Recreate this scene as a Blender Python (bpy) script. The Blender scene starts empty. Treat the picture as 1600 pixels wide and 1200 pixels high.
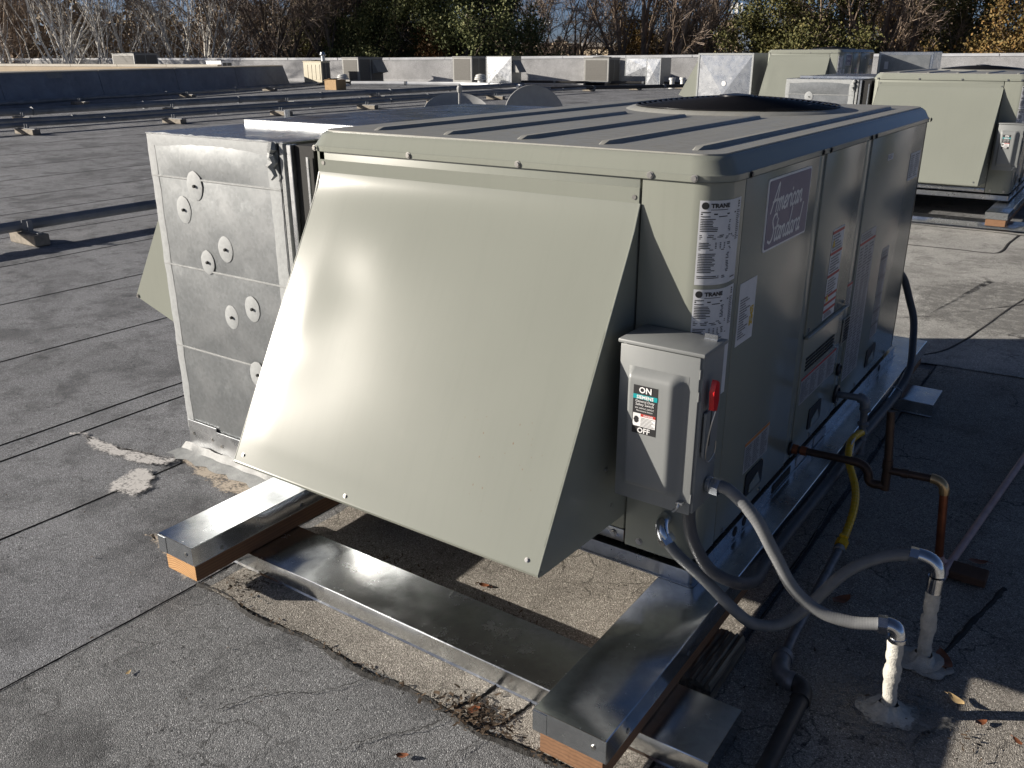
import bpy, bmesh, math, random
import numpy as np
from mathutils import Vector, Matrix
R = math.radians
scene = bpy.context.scene
COL = scene.collection

# ------------------------------------------------------------------ camera
# measured from the photograph: the roof is z = 0, x runs along the unit's front, y along its side
cam_d = bpy.data.cameras.new('camera'); cam = bpy.data.objects.new('camera', cam_d); COL.objects.link(cam)
scene.camera = cam
cam_d.sensor_width = 36.0; cam_d.lens = 36.0*1365.48/1600.0
cam_d.clip_start = 0.05; cam_d.clip_end = 12000
YAW, PITCH, ROLL = -0.606296, 0.363684, -0.0023796
fw = Vector((math.sin(YAW)*math.cos(PITCH), math.cos(YAW)*math.cos(PITCH), -math.sin(PITCH)))
rt = Vector((math.cos(YAW), -math.sin(YAW), 0)); up = rt.cross(fw)
r2 = rt*math.cos(ROLL)+up*math.sin(ROLL); u2 = -rt*math.sin(ROLL)+up*math.cos(ROLL)
M4 = Matrix((r2, u2, -fw)).transposed().to_4x4(); M4.translation = Vector((0.74828, -1.92197, 1.54114))
cam.matrix_world = M4

# ------------------------------------------------------------------ sky, sun, exposure
SUN = Vector((-1.0, -0.65, 0.325)).normalized()          # towards the sun
elev = math.asin(SUN.z)
world = bpy.data.worlds.new('World'); scene.world = world; world.use_nodes = True
wn = world.node_tree; wn.nodes.clear()
sky = wn.nodes.new('ShaderNodeTexSky'); sky.sky_type = 'NISHITA'; sky.sun_disc = False
sky.sun_elevation = elev; sky.sun_rotation = math.atan2(SUN.x, SUN.y)
sky.air_density = 0.30; sky.dust_density = 0.9; sky.ozone_density = 1.4; sky.altitude = 20
bg = wn.nodes.new('ShaderNodeBackground'); bg.inputs['Strength'].default_value = 0.05
wo = wn.nodes.new('ShaderNodeOutputWorld')
wn.links.new(sky.outputs[0], bg.inputs[0]); wn.links.new(bg.outputs[0], wo.inputs[0])
sun_d = bpy.data.lights.new('sun', 'SUN'); sun_d.energy = 5.0; sun_d.angle = R(0.53); sun_d.color = (1.0, 0.92, 0.81)
sun = bpy.data.objects.new('sun', sun_d); COL.objects.link(sun); sun.location = (-30, -20, 20)
sun.rotation_euler = SUN.to_track_quat('Z', 'Y').to_euler()
vs = scene.view_settings; vs.view_transform = 'Standard'; vs.look = 'None'; vs.exposure = 0.74; vs.gamma = 1.0
vs.use_curve_mapping = False

# ------------------------------------------------------------------ helpers
def tag(o, label=None, cat=None, group=None, kind=None):
    if label: o['label'] = label
    if cat: o['category'] = cat
    if group: o['group'] = group
    if kind: o['kind'] = kind
    return o
def thing(name, label, cat, loc=(0, 0, 0), group=None):
    o = bpy.data.objects.new(name, None); COL.objects.link(o); o.location = loc
    o.empty_display_size = 0.1
    return tag(o, label, cat, group)
def root_loc(parent):
    l = Vector((0, 0, 0))
    while parent is not None:
        l = l + parent.location; parent = parent.parent
    return l
def link_mesh(name, me, m, parent=None, loc=None):
    """mesh coordinates are scene coordinates; they are stored relative to the thing's base"""
    base = root_loc(parent) if parent is not None else Vector(loc or (0, 0, 0))
    if base.length > 0: me.transform(Matrix.Translation(-base))
    o = bpy.data.objects.new(name, me); COL.objects.link(o)
    if parent is not None: o.parent = parent
    else: o.location = base
    if m is not None: me.materials.append(m)
    return o
def copy_tree(o, off=(0, 0, 0), parent=None):
    c = o.copy(); COL.objects.link(c); c.parent = parent
    if parent is None: c.location = o.location + Vector(off)
    for ch in list(o.children):
        copy_tree(ch, (0, 0, 0), c)
    return c
def catmull(P, n=8):
    P = [Vector(p) for p in P]; out = []
    for i in range(len(P)-1):
        a = P[max(i-1, 0)]; b = P[i]; c = P[i+1]; d = P[min(i+2, len(P)-1)]
        for k in range(n):
            t = k/n
            out.append(0.5*((2*b)+(-a+c)*t+(2*a-5*b+4*c-d)*t*t+(-a+3*b-3*c+d)*t**3))
    out.append(P[-1]); return out
def rrect(x0, x1, y0, y1, r, n=6):
    pts = []
    for cx, cy, a0 in ((x1-r, y0+r, -90), (x1-r, y1-r, 0), (x0+r, y1-r, 90), (x0+r, y0+r, 180)):
        for k in range(n+1):
            a = R(a0+90*k/n); pts.append((cx+r*math.cos(a), cy+r*math.sin(a)))
    return pts
class MB:
    def __init__(s): s.bm = bmesh.new()
    def face(s, pts):
        vs_ = [s.bm.verts.new(p) for p in pts]
        return s.bm.faces.new(vs_)
    def box(s, x0, x1, y0, y1, z0, z1, bev=0.0, seg=1, rot=None, piv=None):
        P = [(x0,y0,z0),(x1,y0,z0),(x1,y1,z0),(x0,y1,z0),(x0,y0,z1),(x1,y0,z1),(x1,y1,z1),(x0,y1,z1)]
        vv = [s.bm.verts.new(p) for p in P]
        F = [s.bm.faces.new([vv[i] for i in f]) for f in ((0,3,2,1),(4,5,6,7),(0,1,5,4),(1,2,6,5),(2,3,7,6),(3,0,4,7))]
        if bev > 0:
            ee = list({e for f in F for e in f.edges})
            res = bmesh.ops.bevel(s.bm, geom=ee, offset=bev, segments=seg, affect='EDGES', profile=0.5)
            vv = list({v for f in res['faces'] for v in f.verts} | {v for v in vv if v.is_valid})
        if rot is not None:
            pv = Vector(piv) if piv else Vector(((x0+x1)/2, (y0+y1)/2, (z0+z1)/2))
            bmesh.ops.rotate(s.bm, cent=pv, matrix=rot, verts=vv)
        return s
    def loft(s, loops, cap0=True, cap1=True, closed=True):
        rows = [[s.bm.verts.new(p) for p in L] for L in loops]
        n = len(rows[0])
        for a, b in zip(rows, rows[1:]):
            for i in range(n if closed else n-1):
                j = (i+1) % n
                try: s.bm.faces.new((a[i], a[j], b[j], b[i]))
                except ValueError: pass
        if cap0 and closed: s.bm.faces.new(list(reversed(rows[0])))
        if cap1 and closed: s.bm.faces.new(rows[-1])
        return s
    def tube(s, pts, r, n=10, cap=True):
        P = [Vector(p) for p in pts]; loops = []
        rs = r if isinstance(r, (list, tuple)) else [r]*len(P)
        T0 = (P[1]-P[0]).normalized()
        ref = Vector((0, 0, 1)) if abs(T0.z) < 0.9 else Vector((1, 0, 0))
        nrm = (ref - T0*ref.dot(T0)).normalized()
        for i, p in enumerate(P):
            T = (P[min(i+1, len(P)-1)]-P[max(i-1, 0)])
            T = T.normalized() if T.length > 1e-9 else T0
            nrm = nrm - T*nrm.dot(T)
            nrm = nrm.normalized() if nrm.length > 1e-6 else T.orthogonal().normalized()
            b = T.cross(nrm)
            loops.append([p+(nrm*math.cos(2*math.pi*k/n)+b*math.sin(2*math.pi*k/n))*rs[i] for k in range(n)])
        return s.loft(loops, cap, cap)
    def lathe(s, prof, c, n=24, axis=(0, 0, 1)):
        ax = Vector(axis).normalized(); a = ax.orthogonal().normalized(); b = ax.cross(a); c = Vector(c)
        loops = [[c+ax*h+(a*math.cos(2*math.pi*k/n)+b*math.sin(2*math.pi*k/n))*max(rr, 1e-4) for k in range(n)] for rr, h in prof]
        return s.loft(loops)
    def prism(s, poly, fn, a, b):
        """poly: 2-D outline, fn(u, v, w) -> point; extruded from w = a to w = b"""
        return s.loft([[fn(u, v, a) for u, v in poly], [fn(u, v, b) for u, v in poly]])
    def build(s, name, m, parent=None, smooth=True, angle=35, loc=None):
        bmesh.ops.recalc_face_normals(s.bm, faces=s.bm.faces)
        me = bpy.data.meshes.new(name); s.bm.to_mesh(me); s.bm.free()
        if smooth:
            me.polygons.foreach_set('use_smooth', [True]*len(me.polygons))
            me.set_sharp_from_angle(angle=R(angle))
        return link_mesh(name, me, m, parent, loc)
def tris_mesh(name, V, nper, m, parent=None, loc=None):
    """V: numpy (faces, nper, 3): loose polygons, for leaves and twigs"""
    V = np.asarray(V, dtype=np.float32); nf = len(V)
    me = bpy.data.meshes.new(name)
    me.vertices.add(nf*nper); me.vertices.foreach_set('co', V.reshape(-1))
    me.loops.add(nf*nper); me.loops.foreach_set('vertex_index', np.arange(nf*nper, dtype=np.int32))
    me.polygons.add(nf); me.polygons.foreach_set('loop_start', np.arange(0, nf*nper, nper, dtype=np.int32))
    me.polygons.foreach_set('loop_total', np.full(nf, nper, dtype=np.int32))
    me.update(calc_edges=True)
    return link_mesh(name, me, m, parent, loc)
def text_mesh(body, size=1.0, bold=0.0, align='LEFT'):
    cu = bpy.data.curves.new('t', 'FONT'); cu.body = body; cu.size = size; cu.offset = bold; cu.align_x = align
    cu.resolution_u = 2
    ob = bpy.data.objects.new('t', cu); COL.objects.link(ob)
    dg = bpy.context.evaluated_depsgraph_get()
    me = bpy.data.meshes.new_from_object(ob.evaluated_get(dg))
    bpy.data.objects.remove(ob); bpy.data.curves.remove(cu)
    return me
def map_mesh(me, fn):
    for v in me.vertices: v.co = fn(v.co.x, v.co.y)
    return me
def join_meshes(name, ms):
    V = []; F = []
    for me in ms:
        o = len(V); V += [v.co[:] for v in me.vertices]; F += [[i+o for i in p.vertices] for p in me.polygons]
    me = bpy.data.meshes.new(name); me.from_pydata(V, [], F); me.update()
    return me

# ------------------------------------------------------------------ materials
MATS = {}
class NT:
    def __init__(s, name):
        s.m = bpy.data.materials.new(name); s.m.use_nodes = True; s.t = s.m.node_tree; s.t.nodes.clear()
        s.b = s.t.nodes.new('ShaderNodeBsdfPrincipled'); s.o = s.t.nodes.new('ShaderNodeOutputMaterial')
        s.t.links.new(s.b.outputs[0], s.o.inputs[0]); MATS[name] = s.m
        s.tc = s.t.nodes.new('ShaderNodeTexCoord')
    def set(s, **k):
        for a, v in k.items():
            inp = s.b.inputs[{'col': 'Base Color', 'rough': 'Roughness', 'metal': 'Metallic', 'spec': 'Specular IOR Level', 'coat': 'Coat Weight', 'coatr': 'Coat Roughness', 'aniso': 'Anisotropic', 'normal': 'Normal', 'alpha': 'Alpha', 'emc': 'Emission Color', 'ems': 'Emission Strength', 'trans': 'Transmission Weight', 'sss': 'Subsurface Weight'}[a]]
            if hasattr(v, 'is_linked') or hasattr(v, 'links'): s.t.links.new(v, inp)
            else: inp.default_value = (*v, 1) if isinstance(v, tuple) and len(v) == 3 else v
        return s
    def mapping(s, scale=(1, 1, 1), loc=(0, 0, 0), rot=(0, 0, 0), src='Object'):
        n = s.t.nodes.new('ShaderNodeMapping'); s.t.links.new(s.tc.outputs[src], n.inputs[0])
        n.inputs['Scale'].default_value = scale; n.inputs['Location'].default_value = loc; n.inputs['Rotation'].default_value = rot
        return n.outputs[0]
    def noise(s, scale, detail=4, rough=0.55, vec=None, dist=0.0, out='Fac'):
        n = s.t.nodes.new('ShaderNodeTexNoise'); n.inputs['Scale'].default_value = scale; n.inputs['Detail'].default_value = detail
        n.inputs['Roughness'].default_value = rough; n.inputs['Distortion'].default_value = dist
        s.t.links.new(vec if vec is not None else s.tc.outputs['Object'], n.inputs['Vector']); return n.outputs[out]
    def voro(s, scale, feature='F1', vec=None, out='Distance'):
        n = s.t.nodes.new('ShaderNodeTexVoronoi'); n.feature = feature; n.inputs['Scale'].default_value = scale
        s.t.links.new(vec if vec is not None else s.tc.outputs['Object'], n.inputs['Vector']); return n.outputs[out]
    def wave(s, scale, vec=None, dist=2, detail=2, bands='X', kind='BANDS'):
        n = s.t.nodes.new('ShaderNodeTexWave'); n.wave_type = kind; n.inputs['Scale'].default_value = scale
        if kind == 'BANDS': n.bands_direction = bands
        else: n.rings_direction = bands
        n.inputs['Distortion'].default_value = dist; n.inputs['Detail'].default_value = detail; n.inputs['Detail Scale'].default_value = 1.5
        s.t.links.new(vec if vec is not None else s.tc.outputs['Object'], n.inputs['Vector']); return n.outputs['Fac']
    def ramp(s, fac, stops, mode='LINEAR'):
        n = s.t.nodes.new('ShaderNodeValToRGB'); n.color_ramp.interpolation = mode; e = n.color_ramp.elements
        while len(e) < len(stops): e.new(0.5)
        for i, (p, c) in enumerate(stops):
            e[i].position = p; e[i].color = (*c, 1) if isinstance(c, tuple) else (c, c, c, 1)
        s.t.links.new(fac, n.inputs[0]); return n.outputs[0]
    def mix(s, fac, a, b, kind='MIX'):
        n = s.t.nodes.new('ShaderNodeMix'); n.data_type = 'RGBA'; n.blend_type = kind
        for v, i in ((fac, n.inputs[0]), (a, n.inputs[6]), (b, n.inputs[7])):
            if hasattr(v, 'links'): s.t.links.new(v, i)
            else: i.default_value = (*v, 1) if isinstance(v, tuple) else v
        return n.outputs[2]
    def math(s, op, a, b=0.0, clamp=False):
        n = s.t.nodes.new('ShaderNodeMath'); n.operation = op; n.use_clamp = clamp
        for v, i in ((a, n.inputs[0]), (b, n.inputs[1])):
            if hasattr(v, 'links'): s.t.links.new(v, i)
            else: i.default_value = v
        return n.outputs[0]
    def bump(s, h, strength=0.3, dist=0.01, normal=None):
        n = s.t.nodes.new('ShaderNodeBump'); n.inputs['Strength'].default_value = strength; n.inputs['Distance'].default_value = dist
        s.t.links.new(h, n.inputs['Height'])
        if normal is not None: s.t.links.new(normal, n.inputs['Normal'])
        return n.outputs[0]
    def objrand(s):
        n = s.t.nodes.new('ShaderNodeObjectInfo'); return n.outputs['Random']
    def geom(s, out):
        n = s.t.nodes.new('ShaderNodeNewGeometry'); return n.outputs[out]
def plain(name, col, rough=0.5, metal=0.0, var=0.12, scale=12.0, spec=0.5, bumps=0.0):
    n = NT(name)
    f = n.noise(scale, 4, 0.6)
    c = n.mix(1.0, col, n.ramp(f, [(0.3, 1-var), (0.7, 1+var)]), 'MULTIPLY')
    n.set(col=c, rough=rough, metal=metal, spec=spec)
    if bumps: n.set(normal=n.bump(n.noise(scale*6, 5), bumps, 0.004))
    return n.m
def painted(name, col, rough, wob=0.06, dirt=0.25, rust=None, dlo=0.60):
    """factory enamel on sheet metal: faint orange peel, oil-canning, dust"""
    n = NT(name)
    big = n.noise(1.3, 2, 0.4); fine = n.noise(420, 2, 0.5)
    c = n.mix(1.0, col, n.ramp(n.noise(3, 4, 0.5), [(0.25, 0.97), (0.75, 1.02)]), 'MULTIPLY')
    dm = n.ramp(n.noise(26, 6, 0.7), [(dlo, 0.0), (0.85, dirt)])
    c = n.mix(dm, c, (0.24, 0.21, 0.16))
    stv = n.noise(9, 5, 0.6, vec=n.mapping((6.0, 0.35, 0.35)))
    c = n.mix(n.ramp(stv, [(0.50, 0.0), (0.80, dirt*1.1+0.06)]), c, tuple(x*0.72 for x in col))
    if rust:
        P, rad = rust
        g = n.t.nodes.new('ShaderNodeVectorMath'); g.operation = 'DISTANCE'; n.t.links.new(n.geom('Position'), g.inputs[0]); g.inputs[1].default_value = P
        near = n.ramp(n.math('DIVIDE', g.outputs['Value'], rad), [(0.0, 1.0), (1.0, 0.0)])
        sp = n.voro(75, vec=n.mapping((1, 1, 0.55)))
        k = n.math('MULTIPLY', n.ramp(sp, [(0.10, 1.0), (0.20, 0.0)]), n.ramp(n.noise(45, 2), [(0.50, 0.0), (0.60, 1.0)]))
        k = n.math('MULTIPLY', k, near)
        c = n.mix(k, c, (0.17, 0.085, 0.03))
    r = n.math('ADD', n.ramp(n.noise(2, 2, 0.5), [(0.3, rough-0.008), (0.7, rough+0.012)]), n.math('MULTIPLY', dm, 0.5))
    b1 = n.bump(n.noise(7, 2, 0.45), wob*0.25, 0.010, n.bump(big, wob, 0.05)); b2 = n.bump(fine, 0.03, 0.001, b1)
    n.set(col=c, rough=r, normal=b2, spec=0.5); return n.m
def galv(name, col=(0.60, 0.62, 0.64), r0=0.22, r1=0.36, wob=0.1, spots=0.35, metal=1.0, spangle=60):
    n = NT(name)
    sp = n.voro(spangle, out='Color'); spf = n.math('MULTIPLY', sp, 1.0)
    blot = n.noise(7, 5, 0.65)
    c = n.mix(1.0, col, n.ramp(spf, [(0.0, 0.86), (1.0, 1.08)]), 'MULTIPLY')
    c = n.mix(n.ramp(blot, [(0.45, 0.0), (0.75, 0.5)]), c, (0.36, 0.37, 0.38))
    st = n.ramp(n.voro(34), [(0.055, 1.0), (0.085, 0.0)]); st = n.math('MULTIPLY', st, n.ramp(n.noise(6, 3), [(0.52, 0.0), (0.66, 1.0)]))
    c = n.mix(n.math('MULTIPLY', st, spots), c, (0.82, 0.82, 0.80))
    sm = n.ramp(n.noise(11, 6, 0.75), [(0.55, 0.0), (0.72, 1.0)])
    r = n.math('ADD', n.ramp(blot, [(0.3, r0), (0.7, r1)]), n.math('MULTIPLY', n.math('MAXIMUM', st, sm), 0.10))
    nb = n.bump(n.noise(10, 3, 0.5), wob*0.35, 0.012, n.bump(n.noise(2.6, 2, 0.5), wob, 0.05))
    n.set(col=c, rough=r, metal=metal, normal=nb); return n.m
BEIGE = (0.245, 0.257, 0.222)
painted('unit_paint', BEIGE, 0.21, 0.05, 0.12)
painted('hood_paint', (0.218, 0.230, 0.200), 0.185, 0.02, 0.06, rust=((-0.42, -0.33, 0.60), 0.17))
painted('lid_paint', (0.32, 0.32, 0.295), 0.34, 0.08, 0.55, None, 0.46)
painted('switch_paint', (0.215, 0.225, 0.225), 0.42, 0.03, 0.1)
galv('galvanised'); galv('cap_metal', (0.68, 0.71, 0.73), 0.16, 0.28, 0.12, 0.7)
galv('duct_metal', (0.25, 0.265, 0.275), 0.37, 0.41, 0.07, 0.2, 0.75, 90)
galv('bright_steel', (0.72, 0.75, 0.80), 0.14, 0.22, 0.02, 0.1)
plain('mastic', (0.30, 0.31, 0.31), 0.55, 0.0, 0.2, 35, 0.4, 0.4)
plain('mastic_light', (0.33, 0.345, 0.35), 0.55, 0.0, 0.10, 60, 0.4, 0.25)
plain('dark_gap', (0.012, 0.012, 0.012), 0.8)
plain('black_plastic', (0.015, 0.015, 0.016), 0.4)
plain('black_wire', (0.012, 0.012, 0.014), 0.28, 0.3)
plain('screw_steel', (0.45, 0.44, 0.42), 0.3, 1.0)
plain('conduit_grey', (0.17, 0.175, 0.18), 0.5, 0.0, 0.12, 30)
plain('conduit_dark', (0.07, 0.072, 0.08), 0.5, 0.0, 0.15, 30)
plain('label_white', (0.62, 0.63, 0.66), 0.42, 0, 0.06, 20)
plain('label_clear', (0.36, 0.37, 0.39), 0.4, 0, 0.1, 20)
plain('print_black', (0.02, 0.02, 0.022), 0.5)
plain('print_grey', (0.12, 0.12, 0.13), 0.5)
plain('print_red', (0.42, 0.035, 0.025), 0.5)
plain('print_orange', (0.55, 0.2, 0.03), 0.5)
plain('print_yellow', (0.62, 0.42, 0.02), 0.5)
plain('print_teal', (0.0, 0.28, 0.30), 0.45)
plain('print_white', (0.75, 0.75, 0.75), 0.5)
plain('logo_blue', (0.115, 0.10, 0.185), 0.4, 0, 0.1, 25)
plain('red_plastic', (0.62, 0.012, 0.015), 0.3)
plain('yellow_flex', (0.78, 0.45, 0.015), 0.4, 0, 0.15, 40)
plain('black_pipe', (0.035, 0.033, 0.032), 0.5, 0, 0.3, 25)
plain('iron_pipe', (0.22, 0.22, 0.23), 0.45, 0.5, 0.3, 25)
plain('old_copper', (0.075, 0.045, 0.032), 0.42, 0.4, 0.5, 12)
plain('copper', (0.34, 0.115, 0.055), 0.35, 0.7, 0.35, 14)
plain('solder', (0.55, 0.38, 0.2), 0.3, 0.8, 0.3, 30)
plain('painted_pipe', (0.50, 0.485, 0.44), 0.6, 0, 0.25, 30, 0.4, 0.7)
plain('pale_pipe', (0.55, 0.36, 0.33), 0.5, 0, 0.2, 15)
plain('cream_paint', (0.50, 0.45, 0.33), 0.5, 0, 0.08, 8)
plain('far_grey', (0.26, 0.26, 0.25), 0.5, 0, 0.12, 6)
plain('coil_grey', (0.12, 0.115, 0.105), 0.7, 0, 0.2, 30)
plain('coping_metal', (0.80, 0.81, 0.82), 0.35, 0.2, 0.12, 2)
plain('coping_tan', (0.46, 0.42, 0.35), 0.6, 0, 0.12, 2)
plain('white_enamel', (0.62, 0.62, 0.6), 0.45, 0, 0.1, 10)
plain('dish_grey', (0.33, 0.335, 0.335), 0.5, 0, 0.08, 8)
plain('cardboard', (0.40, 0.26, 0.13), 0.8, 0, 0.1, 10)
plain('pipe_zinc', (0.20, 0.21, 0.225), 0.5, 0.2, 0.25, 3)
plain('old_block', (0.24, 0.21, 0.17), 0.85, 0, 0.3, 15)
plain('old_block_dark', (0.10, 0.05, 0.028), 0.85, 0, 0.3, 15)
plain('leaf_dry', (0.22, 0.075, 0.03), 0.6, 0, 0.4, 40)
plain('leaf_pale', (0.50, 0.36, 0.18), 0.6, 0, 0.3, 40)
plain('litter', (0.075, 0.05, 0.03), 0.9, 0, 0.6, 60)
plain('tar', (0.022, 0.021, 0.02), 0.7, 0, 0.4, 60, 0.4, 0.6)
def wood(name, c0, c1, ax):
    n = NT(name)
    sc = {'y': (14, 0.9, 14), 'x': (0.9, 14, 14)}[ax]
    v = n.mapping(sc)
    g = n.noise(3.0, 6, 0.65, vec=v, dist=0.6); w = n.wave(2.2, vec=v, dist=3.5, bands='Z')
    c = n.mix(n.math('MULTIPLY', g, 1.0), c0, c1)
    c = n.mix(n.ramp(w, [(0.55, 0.0), (0.95, 0.45)]), c, tuple(x*0.55 for x in c0))
    n.set(col=c, rough=0.75, normal=n.bump(g, 0.35, 0.004)); return n.m
wood('timber', (0.16, 0.080, 0.040), (0.27, 0.145, 0.075), 'y')
wood('timber_cross', (0.20, 0.085, 0.032), (0.34, 0.155, 0.06), 'x')
def end_grain():
    n = NT('timber_end'); v = n.mapping((1, 0.2, 1), (0.02, 0, 0.11))
    w = n.wave(42, vec=v, dist=2.5, detail=3, kind='RINGS', bands='Y')
    c = n.mix(n.ramp(w, [(0.2, 0.0), (0.8, 1.0)]), (0.56, 0.33, 0.14), (0.40, 0.20, 0.08))
    c = n.mix(n.ramp(n.noise(30, 5), [(0.5, 0.0), (0.8, 0.35)]), c, (0.2, 0.1, 0.04))
    n.set(col=c, rough=0.8, normal=n.bump(w, 0.2, 0.003))
end_grain()
def weathered():
    n = NT('weathered_wood'); v = n.mapping((1, 0.06, 1))
    g = n.noise(60, 5, 0.6, vec=v); c = n.ramp(g, [(0.3, (0.035, 0.028, 0.02)), (0.5, (0.20, 0.165, 0.12)), (0.7, (0.36, 0.31, 0.24))])
    n.set(col=c, rough=0.9, normal=n.bump(g, 0.9, 0.01))
weathered()
def membrane(name, dark, light, crack=0.0, stain=0.5):
    """mineral-surfaced cap sheet: ceramic granules, foot-worn bald spots, dirt, hair cracks"""
    n = NT(name)
    pos = n.geom('Position')
    vm = n.t.nodes.new('ShaderNodeVectorMath'); vm.operation = 'MULTIPLY'; n.t.links.new(pos, vm.inputs[0]); vm.inputs[1].default_value = (1, 1, 1); P = vm.outputs[0]
    gr = n.voro(390, vec=P, out='Color'); gd = n.voro(390, vec=P)
    gf = n.t.nodes.new('ShaderNodeSeparateColor'); n.t.links.new(gr, gf.inputs[0])
    c = n.mix(gf.outputs[0], dark, light)
    c = n.mix(n.ramp(gf.outputs[1], [(0.91, 0.0), (0.98, 1.0)]), c, tuple(min(1, x*1.7) for x in light))
    big = n.noise(0.9, 6, 0.62, vec=P); mid = n.noise(5.5, 7, 0.7, vec=P)
    c = n.mix(1.0, c, n.ramp(big, [(0.25, 0.74), (0.75, 1.24)]), 'MULTIPLY')
    c = n.mix(n.math('MULTIPLY', n.ramp(mid, [(0.50, 0.0), (0.68, 1.0)]), stain), c, tuple(x*0.42 for x in dark))
    wet = n.noise(1.35, 8, 0.68, vec=P, dist=0.5)
    c = n.mix(n.math('MULTIPLY', n.ramp(wet, [(0.50, 0.0), (0.63, 1.0)]), stain*0.9), c, tuple(x*0.55 for x in dark))
    c = n.mix(n.math('MULTIPLY', n.ramp(n.noise(2.3, 6, 0.65, vec=P), [(0.60, 0.0), (0.75, 0.5)]), stain), c, tuple(min(1, x*1.25) for x in light))
    speck = n.ramp(n.noise(70, 3, 0.6, vec=P), [(0.60, 0.0), (0.66, 1.0)])
    speck = n.math('MULTIPLY', speck, n.ramp(n.noise(3, 4, 0.6, vec=P), [(0.45, 0.0), (0.62, 0.8)]))
    c = n.mix(speck, c, tuple(x*0.3 for x in dark))
    h = n.math('MULTIPLY', gd, -1.0)
    if crack:
        wv = n.t.nodes.new('ShaderNodeVectorMath'); wv.operation = 'ADD'; n.t.links.new(P, wv.inputs[0])
        nc = n.noise(6, 4, 0.6, vec=P, out='Color'); sc = n.t.nodes.new('ShaderNodeVectorMath'); sc.operation = 'SCALE'; n.t.links.new(nc, sc.inputs[0]); sc.inputs['Scale'].default_value = 0.16
        n.t.links.new(sc.outputs[0], wv.inputs[1])
        e = n.voro(7.0, 'DISTANCE_TO_EDGE', vec=wv.outputs[0])
        cr = n.math('MULTIPLY', n.ramp(e, [(0.008, 1.0), (0.03, 0.0)]), n.ramp(n.noise(1.7, 3, vec=P), [(0.46, 0.0), (0.58, crack)]))
        c = n.mix(cr, c, (0.012, 0.011, 0.01))
    n.set(col=c, rough=0.92, spec=0.25, normal=n.bump(h, 0.55, 0.004, n.bump(mid, 0.25, 0.01)))
    return n.m
membrane('roof_grey', (0.115, 0.119, 0.130), (0.325, 0.333, 0.352), 0.0, 0.6)
membrane('roof_near', (0.108, 0.111, 0.117), (0.315, 0.32, 0.325), 0.55, 0.55)
membrane('roof_tan', (0.155, 0.14, 0.12), (0.47, 0.44, 0.395), 0.6, 0.3)
membrane('roof_pale', (0.22, 0.215, 0.20), (0.60, 0.59, 0.56), 0.4, 0.45)
membrane('wall_membrane', (0.34, 0.34, 0.345), (0.56, 0.56, 0.565), 0.0, 0.2)
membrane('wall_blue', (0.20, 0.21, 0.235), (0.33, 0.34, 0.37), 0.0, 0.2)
def smear(name, col, lo, hi):
    n = NT(name); P = n.geom('Position')
    f = n.noise(85, 5, 0.7, vec=P); g = n.noise(14, 4, 0.6, vec=P)
    a = n.ramp(n.math('ADD', n.math('MULTIPLY', f, 0.6), n.math('MULTIPLY', g, 0.5)), [(lo, 0.0), (hi, 1.0)])
    at_ = n.t.nodes.new('ShaderNodeAttribute'); at_.attribute_name = 'inside'
    e = n.math('ADD', n.math('MULTIPLY', f, 0.6), n.math('MULTIPLY', g, 0.5))
    e = n.math('ADD', e, n.math('MULTIPLY', n.math('SUBTRACT', at_.outputs['Fac'], 1.0), 0.30))
    a = n.ramp(e, [(lo, 0.0), (hi, 1.0)])
    n.set(col=n.mix(f, tuple(x*0.75 for x in col), tuple(min(1, x*1.2) for x in col)), rough=0.85, alpha=a)
smear('white_smear', (0.66, 0.64, 0.62), 0.42, 0.56)
smear('tan_mastic', (0.50, 0.43, 0.35), 0.42, 0.56)
smear('grey_smear', (0.26, 0.255, 0.24), 0.45, 0.70)
def bark(name, col, pale=None):
    n = NT(name); v = n.mapping((1, 1, 0.35))
    f = n.noise(9, 5, 0.65, vec=v)
    c = n.ramp(f, [(0.3, tuple(x*0.5 for x in col)), (0.7, tuple(x*1.3 for x in col))])
    if pale: c = n.mix(n.ramp(n.noise(5, 4, vec=n.mapping((1, 1, 3))), [(0.60, 0.0), (0.66, 1.0)]), c, (0.05, 0.045, 0.04))
    n.set(col=c, rough=0.9, spec=0.2)
bark('bark_brown', (0.27, 0.205, 0.155)); bark('bark_birch', (0.72, 0.70, 0.66), True); bark('bark_dark', (0.15, 0.125, 0.105))
def foliage(name, cols):
    n = NT(name)
    f = n.noise(0.8, 4, 0.6, vec=n.geom('Position')); rnd = n.t.nodes.new('ShaderNodeNewGeometry').outputs['Random Per Island']
    c = n.ramp(n.math('ADD', n.math('MULTIPLY', f, 0.6), n.math('MULTIPLY', rnd, 0.4)), [(0.25+0.5*i/(len(cols)-1), k) for i, k in enumerate(cols)])
    n.set(col=c, rough=0.7, spec=0.25)
foliage('leaf_green', [(0.075, 0.09, 0.035), (0.125, 0.14, 0.055), (0.19, 0.19, 0.08)])
foliage('leaf_olive', [(0.065, 0.07, 0.025), (0.11, 0.11, 0.04), (0.17, 0.145, 0.05)])
foliage('leaf_autumn', [(0.10, 0.085, 0.03), (0.19, 0.13, 0.045), (0.28, 0.16, 0.055)])
foliage('leaf_rust', [(0.06, 0.045, 0.02), (0.13, 0.07, 0.028), (0.18, 0.09, 0.035)])
foliage('twig_brown', [(0.16, 0.12, 0.095), (0.27, 0.21, 0.165), (0.40, 0.32, 0.26)])
foliage('twig_pale', [(0.12, 0.10, 0.085), (0.22, 0.19, 0.165), (0.36, 0.33, 0.30)])
foliage('wood_mass', [(0.17, 0.14, 0.095), (0.28, 0.22, 0.15), (0.40, 0.31, 0.22)])
plain('hazy_hill', (0.16, 0.19, 0.23), 1.0, 0, 0.12, 0.004, 0.0)  # blue of the distant haze put into the hill colour
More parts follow.
